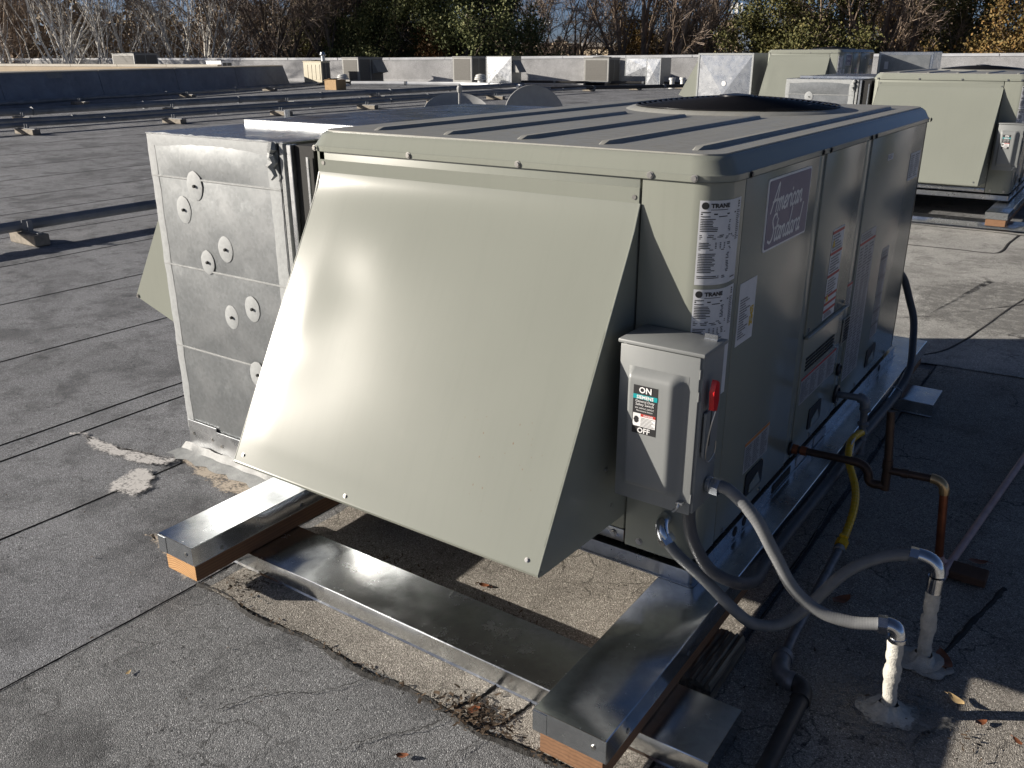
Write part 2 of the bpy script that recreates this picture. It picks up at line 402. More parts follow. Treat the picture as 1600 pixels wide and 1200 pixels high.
plain('ground_far', (0.10, 0.095, 0.07), 0.95, 0, 0.4, 0.05)
plain('stucco', (0.45, 0.36, 0.25), 0.8, 0, 0.08, 1.0)
plain('stucco_grey', (0.24, 0.22, 0.20), 0.8, 0, 0.12, 1.0)
plain('window_glass', (0.03, 0.035, 0.04), 0.12)
# ------------------------------------------------------------------ setting: ground, hills, roof
rng = random.Random(7)
g = MB(); g.face([(-1500, -1200, -5.2), (1500, -1200, -5.2), (1500, 1500, -5.2), (-1500, 1500, -5.2)])
tag(g.build('ground', MATS['ground_far'], None, False), kind='structure')
h = MB(); rows = []
for k, (d, hs) in enumerate(((560, 0.0), (640, 0.55), (720, 1.0), (800, 0.4))):
    row = []
    for i in range(61):
        az = R(-80+120*i/60)
        z = -5.3+hs*0.21*(115+40*math.sin(i*0.42+1.0)+20*math.sin(i*1.3)+10*math.sin(i*2.9))
        row.append((d*math.sin(az), d*math.cos(az), z))
    rows.append(row)
h.loft(rows, closed=False)
tag(h.build('hills', MATS['hazy_hill'], None), kind='structure')

PAR = [(-66, 26.1, 1.20), (-32.66, 34.93, 1.25), (-17.32, 39.1, 1.38), (14, 47.5, 1.50)]
roof = MB()
outer = [(16, -14), (16, 48.2)] + [(x-0.1, y+0.3) for x, y, _ in reversed(PAR)] + [(-66, -14)]
roof.loft([[(x, y, -0.35) for x, y in outer], [(x, y, 0.0) for x, y in outer]])
ROOF = roof.build('roof', MATS['roof_grey'], None, False); tag(ROOF, kind='structure')
walls = MB()
walls.loft([[(x*0.997, y*0.997 if y > 0 else y, -5.2) for x, y in outer], [(x*0.997, y*0.997 if y > 0 else y, -0.36) for x, y in outer]])
tag(walls.build('building_walls', MATS['stucco_grey'], None, False), kind='structure')

# cap sheets: each roll a thin sheet that laps the next one; tar bleeds out along every lap
SEAMS = [-15.6, -14.07, -12.45, -11.06, -9.64, -8.5, -7.3, -6.2, -5.1, -3.97, -2.90, -2.74, -2.12, -1.365, 0.13, 1.05, 2.1, 3.2, 4.4, 5.6]
def wav(x, y, a=0.006): return a*math.sin(y*1.7+x*3.1)+a*0.6*math.sin(y*5.3+x)
YS = [-8+0.25*i for i in range(48)] + [4+1.0*i for i in range(30)]
for i, (xa, xb) in enumerate(zip(SEAMS, SEAMS[1:])):
    s = MB()
    L = [(xa+wav(xa, y), y, 0.0075) for y in YS]; Mm = [((xa+xb)/2, y, 0.005) for y in YS]; Rr = [(xb+0.05, y, 0.0025) for y in YS]
    L0 = [(p[0], p[1], 0.001) for p in L]
    s.loft([L0, L, Mm, Rr], closed=False)
    mname = 'roof_near' if -1.5 < xa < 0.0 else ('roof_tan' if 0 < xa < 0.5 else ('roof_pale' if xa > 0.0 else 'roof_grey'))
    s.build('membrane_sheet', MATS[mname], ROOF, False)
    t = MB(); y = -7.9; La = []; Lb = []; Lc = []
    yend = 24 if xa < 0 else 14
    while y < yend:
        st = 0.035 if (-2.5 < y < 3 and xa > -5) else 0.3
        w = (0.0008+0.003*rng.random()+0.007*max(0, math.sin(y*2.3+xa)*math.sin(y*5.9+xa*2))**2)*(1.0 if xa > -5 else 2.6)
        x = xa+wav(xa, y)-0.006
        La.append((x-w, y, 0.0035)); Lb.append((x, y, 0.0105)); Lc.append((x+w*0.7, y, 0.0078)); y += st*(0.7+0.6*rng.random())
    t.loft([La, Lb, Lc], closed=False); t.build('tar_seam', MATS['tar'], ROOF, False)
def sheet(name, outline, z, m, jit=0.0, sub=0.06, seed=1, parent=None, soft=0.0):
    rr = random.Random(seed); pts = []; n = len(outline)
    for i in range(n):
        a = Vector(outline[i]); b = Vector(outline[(i+1) % n]); k = max(1, int((b-a).length/sub))
        for j in range(k):
            p = a+(b-a)*j/k; pts.append(Vector((p.x+rr.uniform(-jit, jit), p.y+rr.uniform(-jit, jit), z)))
    s = MB(); N = len(pts)
    if soft:
        area = sum(pts[i].x*pts[(i+1) % N].y-pts[(i+1) % N].x*pts[i].y for i in range(N)); sg = 1 if area > 0 else -1
        nr = []
        for i in range(N):
            d = (pts[(i+1) % N]-pts[i-1]).normalized(); nr.append(Vector((-d.y, d.x, 0))*sg)
        inner = [pts[i]+nr[i]*soft for i in range(N)]; outer_ = [pts[i]-nr[i]*soft for i in range(N)]
        vi = [s.bm.verts.new(p) for p in inner]; vo = [s.bm.verts.new(p) for p in outer_]
        for i in range(N): s.bm.faces.new((vo[i], vo[(i+1) % N], vi[(i+1) % N], vi[i]))
        s.bm.faces.new(vi)
    else: s.face(pts)
    bmesh.ops.triangulate(s.bm, faces=s.bm.faces)
    o = s.build(name, MATS[m], parent or ROOF, False)
    at = o.data.attributes.new('inside', 'FLOAT', 'POINT')
    at.data.foreach_set('value', [1.0 if (not soft or i < N) else -0.6 for i in range(len(o.data.vertices))])
    return o
# the flashing sheet under and round the unit, its edge bedded in tar
sheet('flashing_sheet', [(-1.31, -0.585), (0.02, -0.57), (0.115, -0.52), (0.115, 2.75), (-1.36, 2.8)], 0.0125, 'roof_tan', 0.004, 0.05, 3)
def tar_line(pts, w0, w1, z=0.013, seed=2, hgt=0.006):
    rr = random.Random(seed); P = catmull([(x, y, 0) for x, y in pts], 22); a = []; b = []; c = []
    flat = hgt < 0.0005; w = (w0+w1)/2; j = 0.0; wob = 0.5
    for i, p in enumerate(P):
        d = (P[min(i+1, len(P)-1)]-P[max(i-1, 0)]); nrm = Vector((-d.y, d.x, 0)).normalized()
        w = 0.6*w+0.4*rr.uniform(w0, w1); j = 0.7*j+rr.uniform(-0.0016, 0.0016)
        if flat: j = 0.85*j+rr.uniform(-0.004, 0.004); w = w*(0.4+0.6*min(1, (len(P)-i)/8))
        e = 0.0002 if flat else 0.002; wob = 0.75*wob+0.25*rr.random()
        a.append(p+nrm*(w+j)+Vector((0, 0, z-e))); b.append(p+nrm*j+Vector((0, 0, z+hgt*wob))); c.append(p-nrm*(w-j)+Vector((0, 0, z-e*(1 if flat else 2.2))))
    t = MB(); t.loft([a, b, c], closed=False); return t.build('tar_seam', MATS['tar'], ROOF, False)
tar_line([(-1.36+0.12*i, -0.587+0.012*math.sin(i*1.9)) for i in range(13)], 0.006, 0.014, 0.0125, 2, 0.003)
tar_line([(-0.33, -0.44), (-0.34, -0.50), (-0.37, -0.57)], 0.006, 0.012, 0.014, 4)
tar_line([(-0.22, -0.43), (-0.225, -0.48), (-0.24, -0.55)], 0.004, 0.008, 0.014, 5)
tar_line([(-0.37, -0.60), (-0.40, -0.68), (-0.47, -0.75), (-0.50, -0.84)], 0.0006, 0.0020, 0.0098, 6, 0.0003)
tar_line([(-0.25, -0.61), (-0.27, -0.68), (-0.26, -0.74)], 0.0006, 0.0018, 0.0098, 7, 0.0003)
tar_line([(-0.62, -0.60), (-0.68, -0.70), (-0.80, -0.80), (-0.86, -0.92)], 0.0006, 0.0018, 0.0098, 8, 0.0003)
tar_line([(0.11, 0.30), (0.12, 0.7), (0.10, 1.05)], 0.002, 0.004, 0.0135, 10, 0.001)
tar_line([(0.58, 0.28), (0.65, 0.62), (0.69, 0.80)], 0.003, 0.012, 0.0092, 11, 0.001)
tar_line([(-0.68, 5.98), (-0.3, 6.0), (0.0, 6.03), (0.03, 6.5), (0.06, 6.95)], 0.012, 0.02, 0.0135, 12, 0.002)
tar_line([(-1.2, 7.0), (-0.5, 6.98), (0.06, 6.95), (0.9, 6.7)], 0.010, 0.016, 0.0135, 13, 0.002)
tar_line([(-0.07, 2.9), (0.14, 3.23), (0.35, 4.57), (0.7, 6.2)], 0.008, 0.013, 0.0135, 14, 0.002)
sheet('membrane_patch', [(-1.5, 2.82), (-0.05, 2.85), (1.3, 2.95), (1.5, 5.0), (1.4, 7.1), (-1.6, 7.0)], 0.0112, 'roof_pale', 0.006, 0.1, 31)
# sealant smears and mastic left by the roofers
sheet('sealant_smear', [(-2.78, -0.18), (-2.53, -0.22), (-2.32, -0.21), (-2.13, -0.16), (-2.17, -0.02), (-2.27, -0.09), (-2.5, -0.13), (-2.72, -0.13)], 0.0135, 'white_smear', 0.012, 0.04, 21, None, 0.03)
sheet('sealant_smear', [(-2.15, -0.42), (-2.23, -0.31), (-2.25, -0.21), (-2.13, -0.19), (-2.03, -0.27), (-2.03, -0.38)], 0.0138, 'white_smear', 0.014, 0.04, 22, None, 0.03)
sheet('mastic_patch', [(-2.24, -0.06), (-1.99, -0.13), (-1.80, -0.17), (-1.45, -0.13), (-1.45, 0.03), (-2.22, 0.03)], 0.0142, 'tan_mastic', 0.012, 0.04, 23, None, 0.03)
sheet('mastic_patch', [(-1.78, -0.52), (-1.42, -0.60), (-1.38, -0.48), (-1.60, -0.40)], 0.0132, 'tan_mastic', 0.02, 0.05, 24, None, 0.03)
sheet('mastic_patch', [(0.02, 5.2), (0.9, 5.1), (1.1, 4.3), (0.5, 3.4), (-0.3, 3.6), (-0.5, 4.6)], 0.0130, 'grey_smear', 0.03, 0.12, 25, None, 0.25)
sheet('mastic_patch', [(0.36, 0.10), (0.40, -0.10), (0.62, -0.12), (0.68, 0.08), (0.60, 0.17), (0.46, 0.17)], 0.0142, 'grey_smear', 0.02, 0.03, 26, None, 0.03)

# ------------------------------------------------------------------ parapets
def wall_run(name, label, pts, thick, mface, mcop, cop_h, cop_w, cat='wall', split=True):
    x0, y0, _ = pts[len(pts)//2]
    t = thing(name, label, cat, (x0, y0, 0))
    for (xa, ya, ha), (xb, yb, hb) in zip(pts, pts[1:]):
        d = Vector((xb-xa, yb-ya, 0)).normalized(); n = Vector((-d.y, d.x, 0))
        if n.y < 0 and abs(n.y) > abs(n.x)*0.3: n = -n
        A, B = Vector((xa, ya, 0)), Vector((xb, yb, 0))
        b = MB()
        def loop(P, hh): return [P-n*0.10, P+n*0.04+Vector((0, 0, 0.18)), P+n*0.05+Vector((0, 0, hh-cop_h)), P+n*thick+Vector((0, 0, hh-cop_h)), P+n*thick]
        b.loft([loop(A, ha), loop(B, hb)]); b.build('wall_face', MATS[mface], t, False)
        seglen = 3.0; L = (B-A).length; k = max(1, int(L/seglen))
        for i in range(k):
            f0, f1 = i/k+0.0008, (i+1)/k-0.0008
            P, Q = A+(B-A)*f0, A+(B-A)*f1; hp, hq = ha+(hb-ha)*f0, ha+(hb-ha)*f1
            def cl(P, hh): return [P+n*(0.05-cop_w)+Vector((0, 0, hh-cop_h-0.10)), P+n*(0.05-cop_w)+Vector((0, 0, hh-0.01)), P+n*(thick+cop_w)+Vector((0, 0, hh)), P+n*(thick+cop_w)+Vector((0, 0, hh-cop_h-0.06))]
            c = MB(); c.loft([cl(P, hp), cl(Q, hq)]); c.build('coping', MATS[mcop], t, False)
    return t
wall_run('parapet_wall', 'long low parapet with bright metal coping along the far roof edge', PAR, 0.32, 'wall_membrane', 'coping_metal', 0.02, 0.025)
# the shaded divider wall on the left, battered faces, tan top
def divider():
    A = Vector((-27.6, 8.5, 0)); B = Vector((-36.4, 31.0, 0)); d = (B-A).normalized(); n = Vector((d.y, -d.x, 0))   # n: towards the camera side
    t = thing('divider_wall', 'blue grey divider wall with pale tan top at the left', 'wall', ((A+B)/2)[:])
    nseg = 5
    for i in range(nseg):
        P = A+(B-A)*(i/nseg+0.0006); Q = A+(B-A)*((i+1)/nseg-0.0006)
        ha, hb = 0.95-0.07*i/nseg, 0.95-0.07*(i+1)/nseg
        def loop(P, hh, s=0.0): return [P+n*0.05, P-n*0.10+Vector((0, 0, hh-0.03)), P-n*0.55+Vector((0, 0, hh-0.03)), P-n*0.7]
        b = MB(); Q2 = Q
        if i == nseg-1:
            b.loft([loop(P, ha), loop(Q, hb), [q+d*0.35*(1-q.z) for q in loop(Q, hb*0.98)]])
        else: b.loft([loop(P, ha), loop(Q, hb)])
        b.build('wall_panel', MATS['wall_blue'], t, False)
        def top(P, hh): return [P-n*0.06+Vector((0, 0, hh-0.032)), P-n*0.06+Vector((0, 0, hh+0.01)), P-n*0.60+Vector((0, 0, hh+0.035)), P-n*0.60+Vector((0, 0, hh-0.032))]
        c = MB(); c.loft([top(P, ha), top(Q, hb)]); c.build('coping', MATS['coping_tan'], t, False)
    p = MB(); c0 = A+(B-A)*0.29
    p.loft([[c0+d*u+n*(0.052-0.17*(z/1.0))*1.0+Vector((0, 0, z)) for u, z in ((0, 0.72), (0.75, 0.72), (0.75, 0.93), (0, 0.93))], [c0+d*u+n*(0.058-0.17*(z/1.0))+Vector((0, 0, z)) for u, z in ((0, 0.72), (0.75, 0.72), (0.75, 0.93), (0, 0.93))]])
    p.build('patch', MATS['far_grey'], t, False)
divider()
wall_run('tan_wall', 'sunlit tan low wall peeping over the divider wall at far left', [(-54, 22.3, 0.99), (-35.6, 26.2, 1.00)], 0.3, 'stucco', 'coping_tan', 0.02, 0.02)
# ------------------------------------------------------------------ the rooftop unit (built once, with its switch, duct and sleepers)
ZB = 0.25      # bottom of the cabinet panels above the roof
W, L, H = 1.3525, 2.314, 1.012
UP = MATS['unit_paint']
def Rx(y, z, off=0.0): return Vector((off, y, z+ZB))           # on the long right-hand side
def hexscrew(p, axis, r=0.0062, hh=0.005, washer=True):
    m = MB(); prof = [(r*1.5, 0.0), (r*1.5, 0.0015), (r, 0.0016), (r, hh), (0.001, hh)]
    m.lathe(prof, p, 8, axis); return m
def make_unit():
    t = thing('rooftop_air_conditioner', 'large olive beige rooftop air conditioner with blown-out sun glare on its sloping intake hood', 'air conditioner', (-W/2, L/2, 0.195))
    # core behind the panel joints
    c = MB(); c.loft([[(x, y, z) for x, y in rrect(-W+0.012, -0.012, 0.012, L-0.012, 0.075)] for z in (ZB+0.002, ZB+H)])
    c.build('cabinet_core', MATS['dark_gap'], t)
    # corner posts: rolled sheet, radius 75 mm
    RC = 0.075
    def post(cx, cy, sx, sy, a, b, name='corner_post'):
        # profile from front flat (length a) round the corner to side flat (length b)
        P = [(cx-sx*a, cy)] + [(cx-sx*RC+sx*RC*math.sin(R(q)), cy+sy*RC-sy*RC*math.cos(R(q))) for q in range(0, 91, 10)] + [(cx, cy+sy*b)]
        ct = (cx-sx*RC*2, cy+sy*RC*2)
        I = [(x+(ct[0]-x)*0.08, y+(ct[1]-y)*0.08) for x, y in reversed(P)]
        m = MB(); m.loft([[(x, y, z) for x, y in P+I] for z in (ZB+0.006, ZB+H-0.002)])
        return m.build(name, UP, t)
    post(0, 0, 1, 1, 0.203, 0.140); post(-W, 0, -1, 1, 0.048, 0.14); post(0, L, 1, -1, 0.14, 0.056); post(-W, L, -1, -1, 0.14, 0.14)
    def panel(name, x0, x1, y0, y1, z0, z1, m=UP, bev=0.003): 
        q = MB(); q.box(x0, x1, y0, y1, z0+ZB, z1+ZB, bev, 2); return q.build(name, m, t)
    panel('front_panel', -W+0.052, -0.209, 0.0, 0.02, 0.05, H-0.002)
    panel('front_sill', -W+0.052, -0.209, 0.003, 0.02, 0.006, 0.046, MATS['galvanised'])
    panel('rear_panel', -W+0.144, -0.144, L-0.02, L, 0.006, H-0.002)
    panel('side_panel', -0.02, 0.0, 0.146, 0.735, 0.006, H-0.002)
    panel('seam_strip', -0.022, -0.003, 0.739, 0.800, 0.006, H-0.002)
    panel('access_panel', -0.02, 0.001, 0.804, 1.262, 0.432, H-0.002)
    panel('lower_panel', -0.02, 0.0, 0.804, 1.262, 0.006, 0.427)
    panel('seam_strip', -0.022, -0.003, 1.266, 1.346, 0.006, H-0.002)
    panel('side_panel', -0.02, 0.0, 1.350, L-0.060, 0.006, H-0.002)
    panel('side_panel', -W, -W+0.02, 0.146, 1.2, 0.006, H-0.002); panel('side_panel', -W, -W+0.02, 1.206, L-0.146, 0.006, H-0.002)
    d = MB(); d.box(0.0012, 0.014, 0.796, 1.258, ZB+0.428, ZB+0.437, 0.002); d.build('drip_edge', UP, t)
    # base rail
    br = MB(); br.loft([[(x, y, z) for x, y in rrect(-W-0.004, 0.004, -0.006, L+0.004, 0.012, 3)] for z in (0.196, ZB-0.010)])
    br.loft([[(x, y, z) for x, y in rrect(-W-0.010, 0.010, -0.012, L+0.01, 0.012, 3)] for z in (0.1958, 0.1990)])
    rail = br.build('base_rail', MATS['galvanised'], t)
    for y in (0.30, 0.375, 2.02):
        hh = MB(); hh.lathe([(0.016, 0), (0.016, 0.0015)], (0.0045, y, 0.219), 16, (1, 0, 0)); hh.build('lifting_hole', MATS['dark_gap'], rail)
    s = MB(); s.box(0.0046, 0.0075, 0.86, 1.02, 0.203, 0.235); s.box(0.0046, 0.0075, 1.06, 1.2, 0.203, 0.235); s.build('rail_sticker', MATS['label_clear'], rail)
    s = MB(); s.box(0.0046, 0.006, 0.62, 0.80, 0.203, 0.232); s.build('fork_slot', MATS['dark_gap'], rail)
    # lid with lip, sloping edge and pressed ribs
    e = 0.010
    loops = [(ZB+H-0.003, e), (ZB+H-0.003, 0.008), (ZB+H+0.012, 0.009), (ZB+H+0.0155, 0.004), (ZB+H+0.042, -0.010), (ZB+H+0.052, -0.022), (ZB+H+0.0555, -0.040), (ZB+H+0.0555, -0.12)]
    l = MB(); l.loft([[(x, y, z) for x, y in rrect(-W-o, o, -o, L+o, 0.085+o*0.5 if o > -0.05 else 0.05, 8)] for z, o in loops])
    lid = l.build('lid', UP, t, True, 28)
    ZT = ZB+H+0.0555
    tp = MB(); tp.loft([[(x, y, z) for x, y in rrect(-W+0.030, -0.030, 0.030, L-0.030, 0.06, 8)] for z in (ZT-0.003, ZT+0.0012)]); tp.build('lid_top', MATS['lid_paint'], lid)
    for x, y1 in ((-1.152, 2.02), (-0.883, 1.20), (-0.627, 1.17), (-0.374, 1.24), (-0.117, 2.05)):
        r_ = MB(); w = 0.009; hgt = 0.009
        prof = [(-w*1.7, 0.0), (-w, hgt), (w, hgt), (w*1.7, 0.0)]
        r_.loft([[(x+u*k, y, ZT+0.001+v*k2) for u, v in prof] for y, k, k2 in ((0.10, 0.6, 0.02), (0.125, 1, 1), (y1-0.02, 1, 1), (y1, 0.6, 0.02))])
        r_.build('rib', MATS['lid_paint'], lid)
    # condenser fan: raised collar, wire guard of rings and spokes, blades below
    FC = Vector((-0.640, 1.70, ZT)); FR = 0.395
    co = MB(); co.lathe([(FR+0.055, 0.0), (FR+0.035, 0.010), (FR+0.012, 0.014), (FR+0.004, 0.008), (FR, -0.02)], FC, 48); co.build('fan_collar', MATS['lid_paint'], t)
    pit = MB(); pit.lathe([(FR-0.002, 0.0135), (FR-0.05, 0.0137), (0.01, 0.0139)], FC, 48); pit.build('fan_opening', MATS['dark_gap'], t)
    gd = MB()
    def gz(r): return 0.020+0.030*(1-(r/FR)**1.7)
    for k in range(17):
        r_ = 0.05+(FR-0.03)*k/17+0.012
        pts = [(FC.x+r_*math.cos(a), FC.y+r_*math.sin(a), FC.z+gz(r_)) for a in [2*math.pi*q/44 for q in range(45)]]
        gd.tube(pts, 0.0033, 5, False)
    for k in range(10):
        a = 2*math.pi*k/10+0.28
        gd.tube([(FC.x+r_*math.cos(a), FC.y+r_*math.sin(a), FC.z+gz(r_)-0.005) for r_ in [0.03+0.375*q/7 for q in range(8)]], 0.0042, 5)
    gd.build('fan_guard', MATS['black_wire'], t)
    hb = MB(); hb.lathe([(0.07, 0.0), (0.068, 0.006), (0.01, 0.012)], FC+Vector((0, 0, gz(0.03))), 24); hb.build('fan_hub', MATS['black_wire'], t)
    for k in range(3):
        a0 = 2*math.pi*k/3+0.5; b_ = MB(); P = []; Q = []
        for q in range(7):
            a = a0+R(70)*q/6; P.append(FC+Vector((0.08*math.cos(a), 0.08*math.sin(a), 0.0145+0.004*q))); Q.append(FC+Vector((0.34*math.cos(a+0.2), 0.34*math.sin(a+0.2), 0.0145+0.0025*q)))
        b_.loft([P, Q], closed=False); b_.build('fan_blade', MATS['black_plastic'], t)
    # screws
    for x in (-1.308, -0.932, -0.559, -0.18, -0.068): hexscrew((x, -0.009, ZB+H+0.006), (0, -1, 0)).build('screw', MATS['screw_steel'], t)
    for x, z in ((-1.281, 0.975), (-0.222, 0.962)): hexscrew((x, 0.0, ZB+z), (0, -1, 0)).build('screw', MATS['screw_steel'], t)
    for x in (-0.24, -0.16, -0.29, -0.045): hexscrew((x, 0.0, ZB+0.028), (0, -1, 0), 0.007).build('screw', MATS['screw_steel'], t)
    for y in (0.145, 0.728, 0.806, 1.28, 1.345, 2.27): hexscrew((0.009, y, ZB+H+0.004), (1, 0, 0)).build('screw', MATS['black_plastic'], t)
    for y, z in ((0.83, 0.452), (1.24, 0.452), (1.0, 0.02), (1.6, 0.02), (0.5, 0.02), (0.2, 0.02), (2.1, 0.02)): hexscrew((0.0, y, ZB+z), (1, 0, 0), 0.006).build('screw', MATS['screw_steel'], t)
    # intake hood
    x0, x1 = -1.302, -0.205; top = (-0.004, 0.948); bot = (-0.415, 0.122); dx0, dx1 = -0.033, -0.017
    N = 64; hd = MB(); grid = []
    nrm = Vector((0, bot[1]-top[1], top[0]-bot[0])).normalized()
    def skew(xs, y): return xs+(dx1 if xs > -0.7 else dx0)*min(1, max(0, -y/0.415))
    def sag(v): return -0.011*(1-math.exp(-v*0.92/0.034))*(1-v)
    def hp(v): return (top[0]+(bot[0]-top[0])*v+nrm.y*sag(v), top[1]+(bot[1]-top[1])*v+nrm.z*sag(v))
    for j in range(N+1):
        row = []
        for i in range(N+1):
            u, v = i/N, j/N
            x = x0+(x1-x0)*u+(dx0+(dx1-dx0)*u)*v; y = top[0]+(bot[0]-top[0])*v; z = top[1]+(bot[1]-top[1])*v
            edge = min(1, u/0.1)*min(1, (1-u)/0.1)*min(1, (1-v)/0.08)*min(1, v/0.02)
            bul = 0.007*math.sin(math.pi*min(1, 0.12+u*0.9))*math.sin(math.pi*v)
            bul += 0.0055*math.exp(-((u-0.08)/0.13)**2-((v-0.60)/0.12)**2)-0.0045*math.exp(-((u-0.20)/0.11)**2-((v-0.34)/0.12)**2)
            row.append(Vector((x, y, z+ZB))+nrm*(bul*edge+sag(v)))
        grid.append(row)
    hd.loft(grid, closed=False)
    hood = hd.build('intake_hood', MATS['hood_paint'], t, True, 60)
    # rolled hem along the bottom, folded side edges
    for k, xs in ((0, x1), (1, x0)):
        sg = 1 if k == 0 else -1
        sp = MB(); poly = [hp(q/14) for q in range(14)]+[(bot[0]+0.004, bot[1]-0.012), (bot[0]+0.02, bot[1]-0.016), (0.0, 0.10)]
        sp.prism(poly, lambda u, v, w: (skew(xs, u)+w, u, v+ZB), -sg*0.0015, -sg*0.0045); sp.build('hood_side', UP, hood, True)
        ed = MB(); ed.tube([(skew(xs, hp(q/14)[0])-sg*0.001, hp(q/14)[0]+0.001, hp(q/14)[1]+ZB-0.001) for q in range(15)], 0.0026, 6); ed.build('hood_fold', MATS['hood_paint'], hood)
    hm = MB(); hm.prism([(bot[0]+0.002, bot[1]+0.003), (bot[0]-0.002, bot[1]-0.003), (bot[0]+0.001, bot[1]-0.011), (bot[0]+0.020, bot[1]-0.006), (bot[0]+0.020, bot[1]-0.003)], lambda u, v, w: (w, u, v+ZB), x0+dx0, x1+dx1)
    hm.build('hood_hem', MATS['hood_paint'], hood)
    fl = MB(); fl.box(x0+0.004, x1-0.03, -0.34, -0.02, ZB+0.165, ZB+0.185); fl.build('filter', MATS['coil_grey'], hood)
    fl = MB(); fl.box(-1.305, -0.208, -0.003, -0.0005, ZB+0.946, ZB+0.985, 0.001); fl.build('hood_flange', MATS['hood_paint'], hood)
    pl = nrm
    for u, v in ((0.03, 0.975), (0.42, 0.985), (0.965, 0.975)):
        p = Vector((x0+(x1-x0)*u+dx0*(1-u)+dx1*u, top[0]+(bot[0]-top[0])*v, top[1]+(bot[1]-top[1])*v+ZB))
        hexscrew(p, nrm, 0.0042, 0.004).build('screw', MATS['screw_steel'], hood)
    for z in (0.16, 0.28): hexscrew((x1-0.006, -0.03-z*0.3, ZB+z), (1, 0, 0), 0.004, 0.003).build('screw', MATS['screw_steel'], hood)
    # ---------------- right side fittings
    def plate(name, y0, y1, z0, z1, m, th=0.0012, off=0.0, parent=t, rad=0.0):
        q = MB()
        if rad: poly = rrect(y0, y1, z0, z1, rad, 4)
        else: poly = [(y0, z0), (y1, z0), (y1, z1), (y0, z1)]
        q.prism(poly, lambda u, v, w: (w, u, v+ZB), off+0.0002, off+th); return q.build(name, MATS[m], parent, False)
    def lines(parent, y0, y1, z0, z1, n, m='print_grey', fill=0.5, off=0.0014, seed=1, cols=1, ragged=0.4, name='print'):
        rr = random.Random(seed); q = MB(); dz = (z1-z0)/n
        for i in range(n):
            z = z1-dz*(i+0.5)
            for c_ in range(cols):
                a = y0+(y1-y0)*c_/cols; b = y0+(y1-y0)*(c_+0.94)/cols; e_ = a+(b-a)*(1-ragged*rr.random()); u = a
                while u < e_:
                    wd = min((y1-y0)*rr.uniform(0.05, 0.18), e_-u)
                    q.face([(off, u, z-dz*fill/2+ZB), (off, u+wd, z-dz*fill/2+ZB), (off, u+wd, z+dz*fill/2+ZB), (off, u, z+dz*fill/2+ZB)])
                    u += wd+(y1-y0)*0.018
        return q.build(name, MATS[m], parent, False)
    for k, (y0, y1) in enumerate(((0.355, 0.50), (0.957, 1.10), (1.732, 1.88))):
        hd_ = plate('panel_handle', y0, y1, 0.052, 0.130, 'black_plastic', 0.004, 0.0, t, 0.012)
        q = MB(); q.prism([(y0+0.03, 0.060), (y1-0.02, 0.060), (y1-0.05, 0.104), (y0+0.03, 0.085)], lambda u, v, w: (w, u, v+ZB), 0.0042, 0.006); q.build('grip_recess', UP, hd_, False)
    lv = []
    for k in range(4):
        for a, b in ((0.845, 0.945), (0.955, 1.055), (1.065, 1.165)):
            q = MB(); q.box(0.0004, 0.003, a, b, ZB+0.306+k*0.0125, ZB+0.312+k*0.0125); q.build('vent_slot', MATS['dark_gap'], t, False)
    mg = plate('mesh_grille', 1.272, 1.345, 0.285, 0.378, 'galvanised', 0.006)
    q = MB()
    for i in range(6):
        for j in range(8): q.box(0.0062, 0.0068, 1.276+i*0.0115, 1.276+i*0.0115+0.0075, ZB+0.289+j*0.0112, ZB+0.289+j*0.0112+0.0075)
    q.build('mesh_holes', MATS['dark_gap'], mg, False)
    for y, z, r_ in ((1.291, 0.179, 0.024), (1.309, 0.074, 0.036), (0.787, 0.049, 0.024)):
        q = MB(); q.lathe([(r_, 0), (r_, 0.006), (r_*0.8, 0.010), (r_*0.6, 0.004)], (0.0, y, z+ZB), 20, (1, 0, 0)); q.build('grommet', MATS['black_plastic'], t)
    # brand plate: white edge, blue field, script lettering
    bp_ = plate('brand_plate', 0.300, 0.655, 0.797, 0.986, 'print_white', 0.003, 0.0, t, 0.008)
    plate('brand_field', 0.308, 0.647, 0.803, 0.980, 'logo_blue', 0.0042, 0.0, bp_, 0.006)
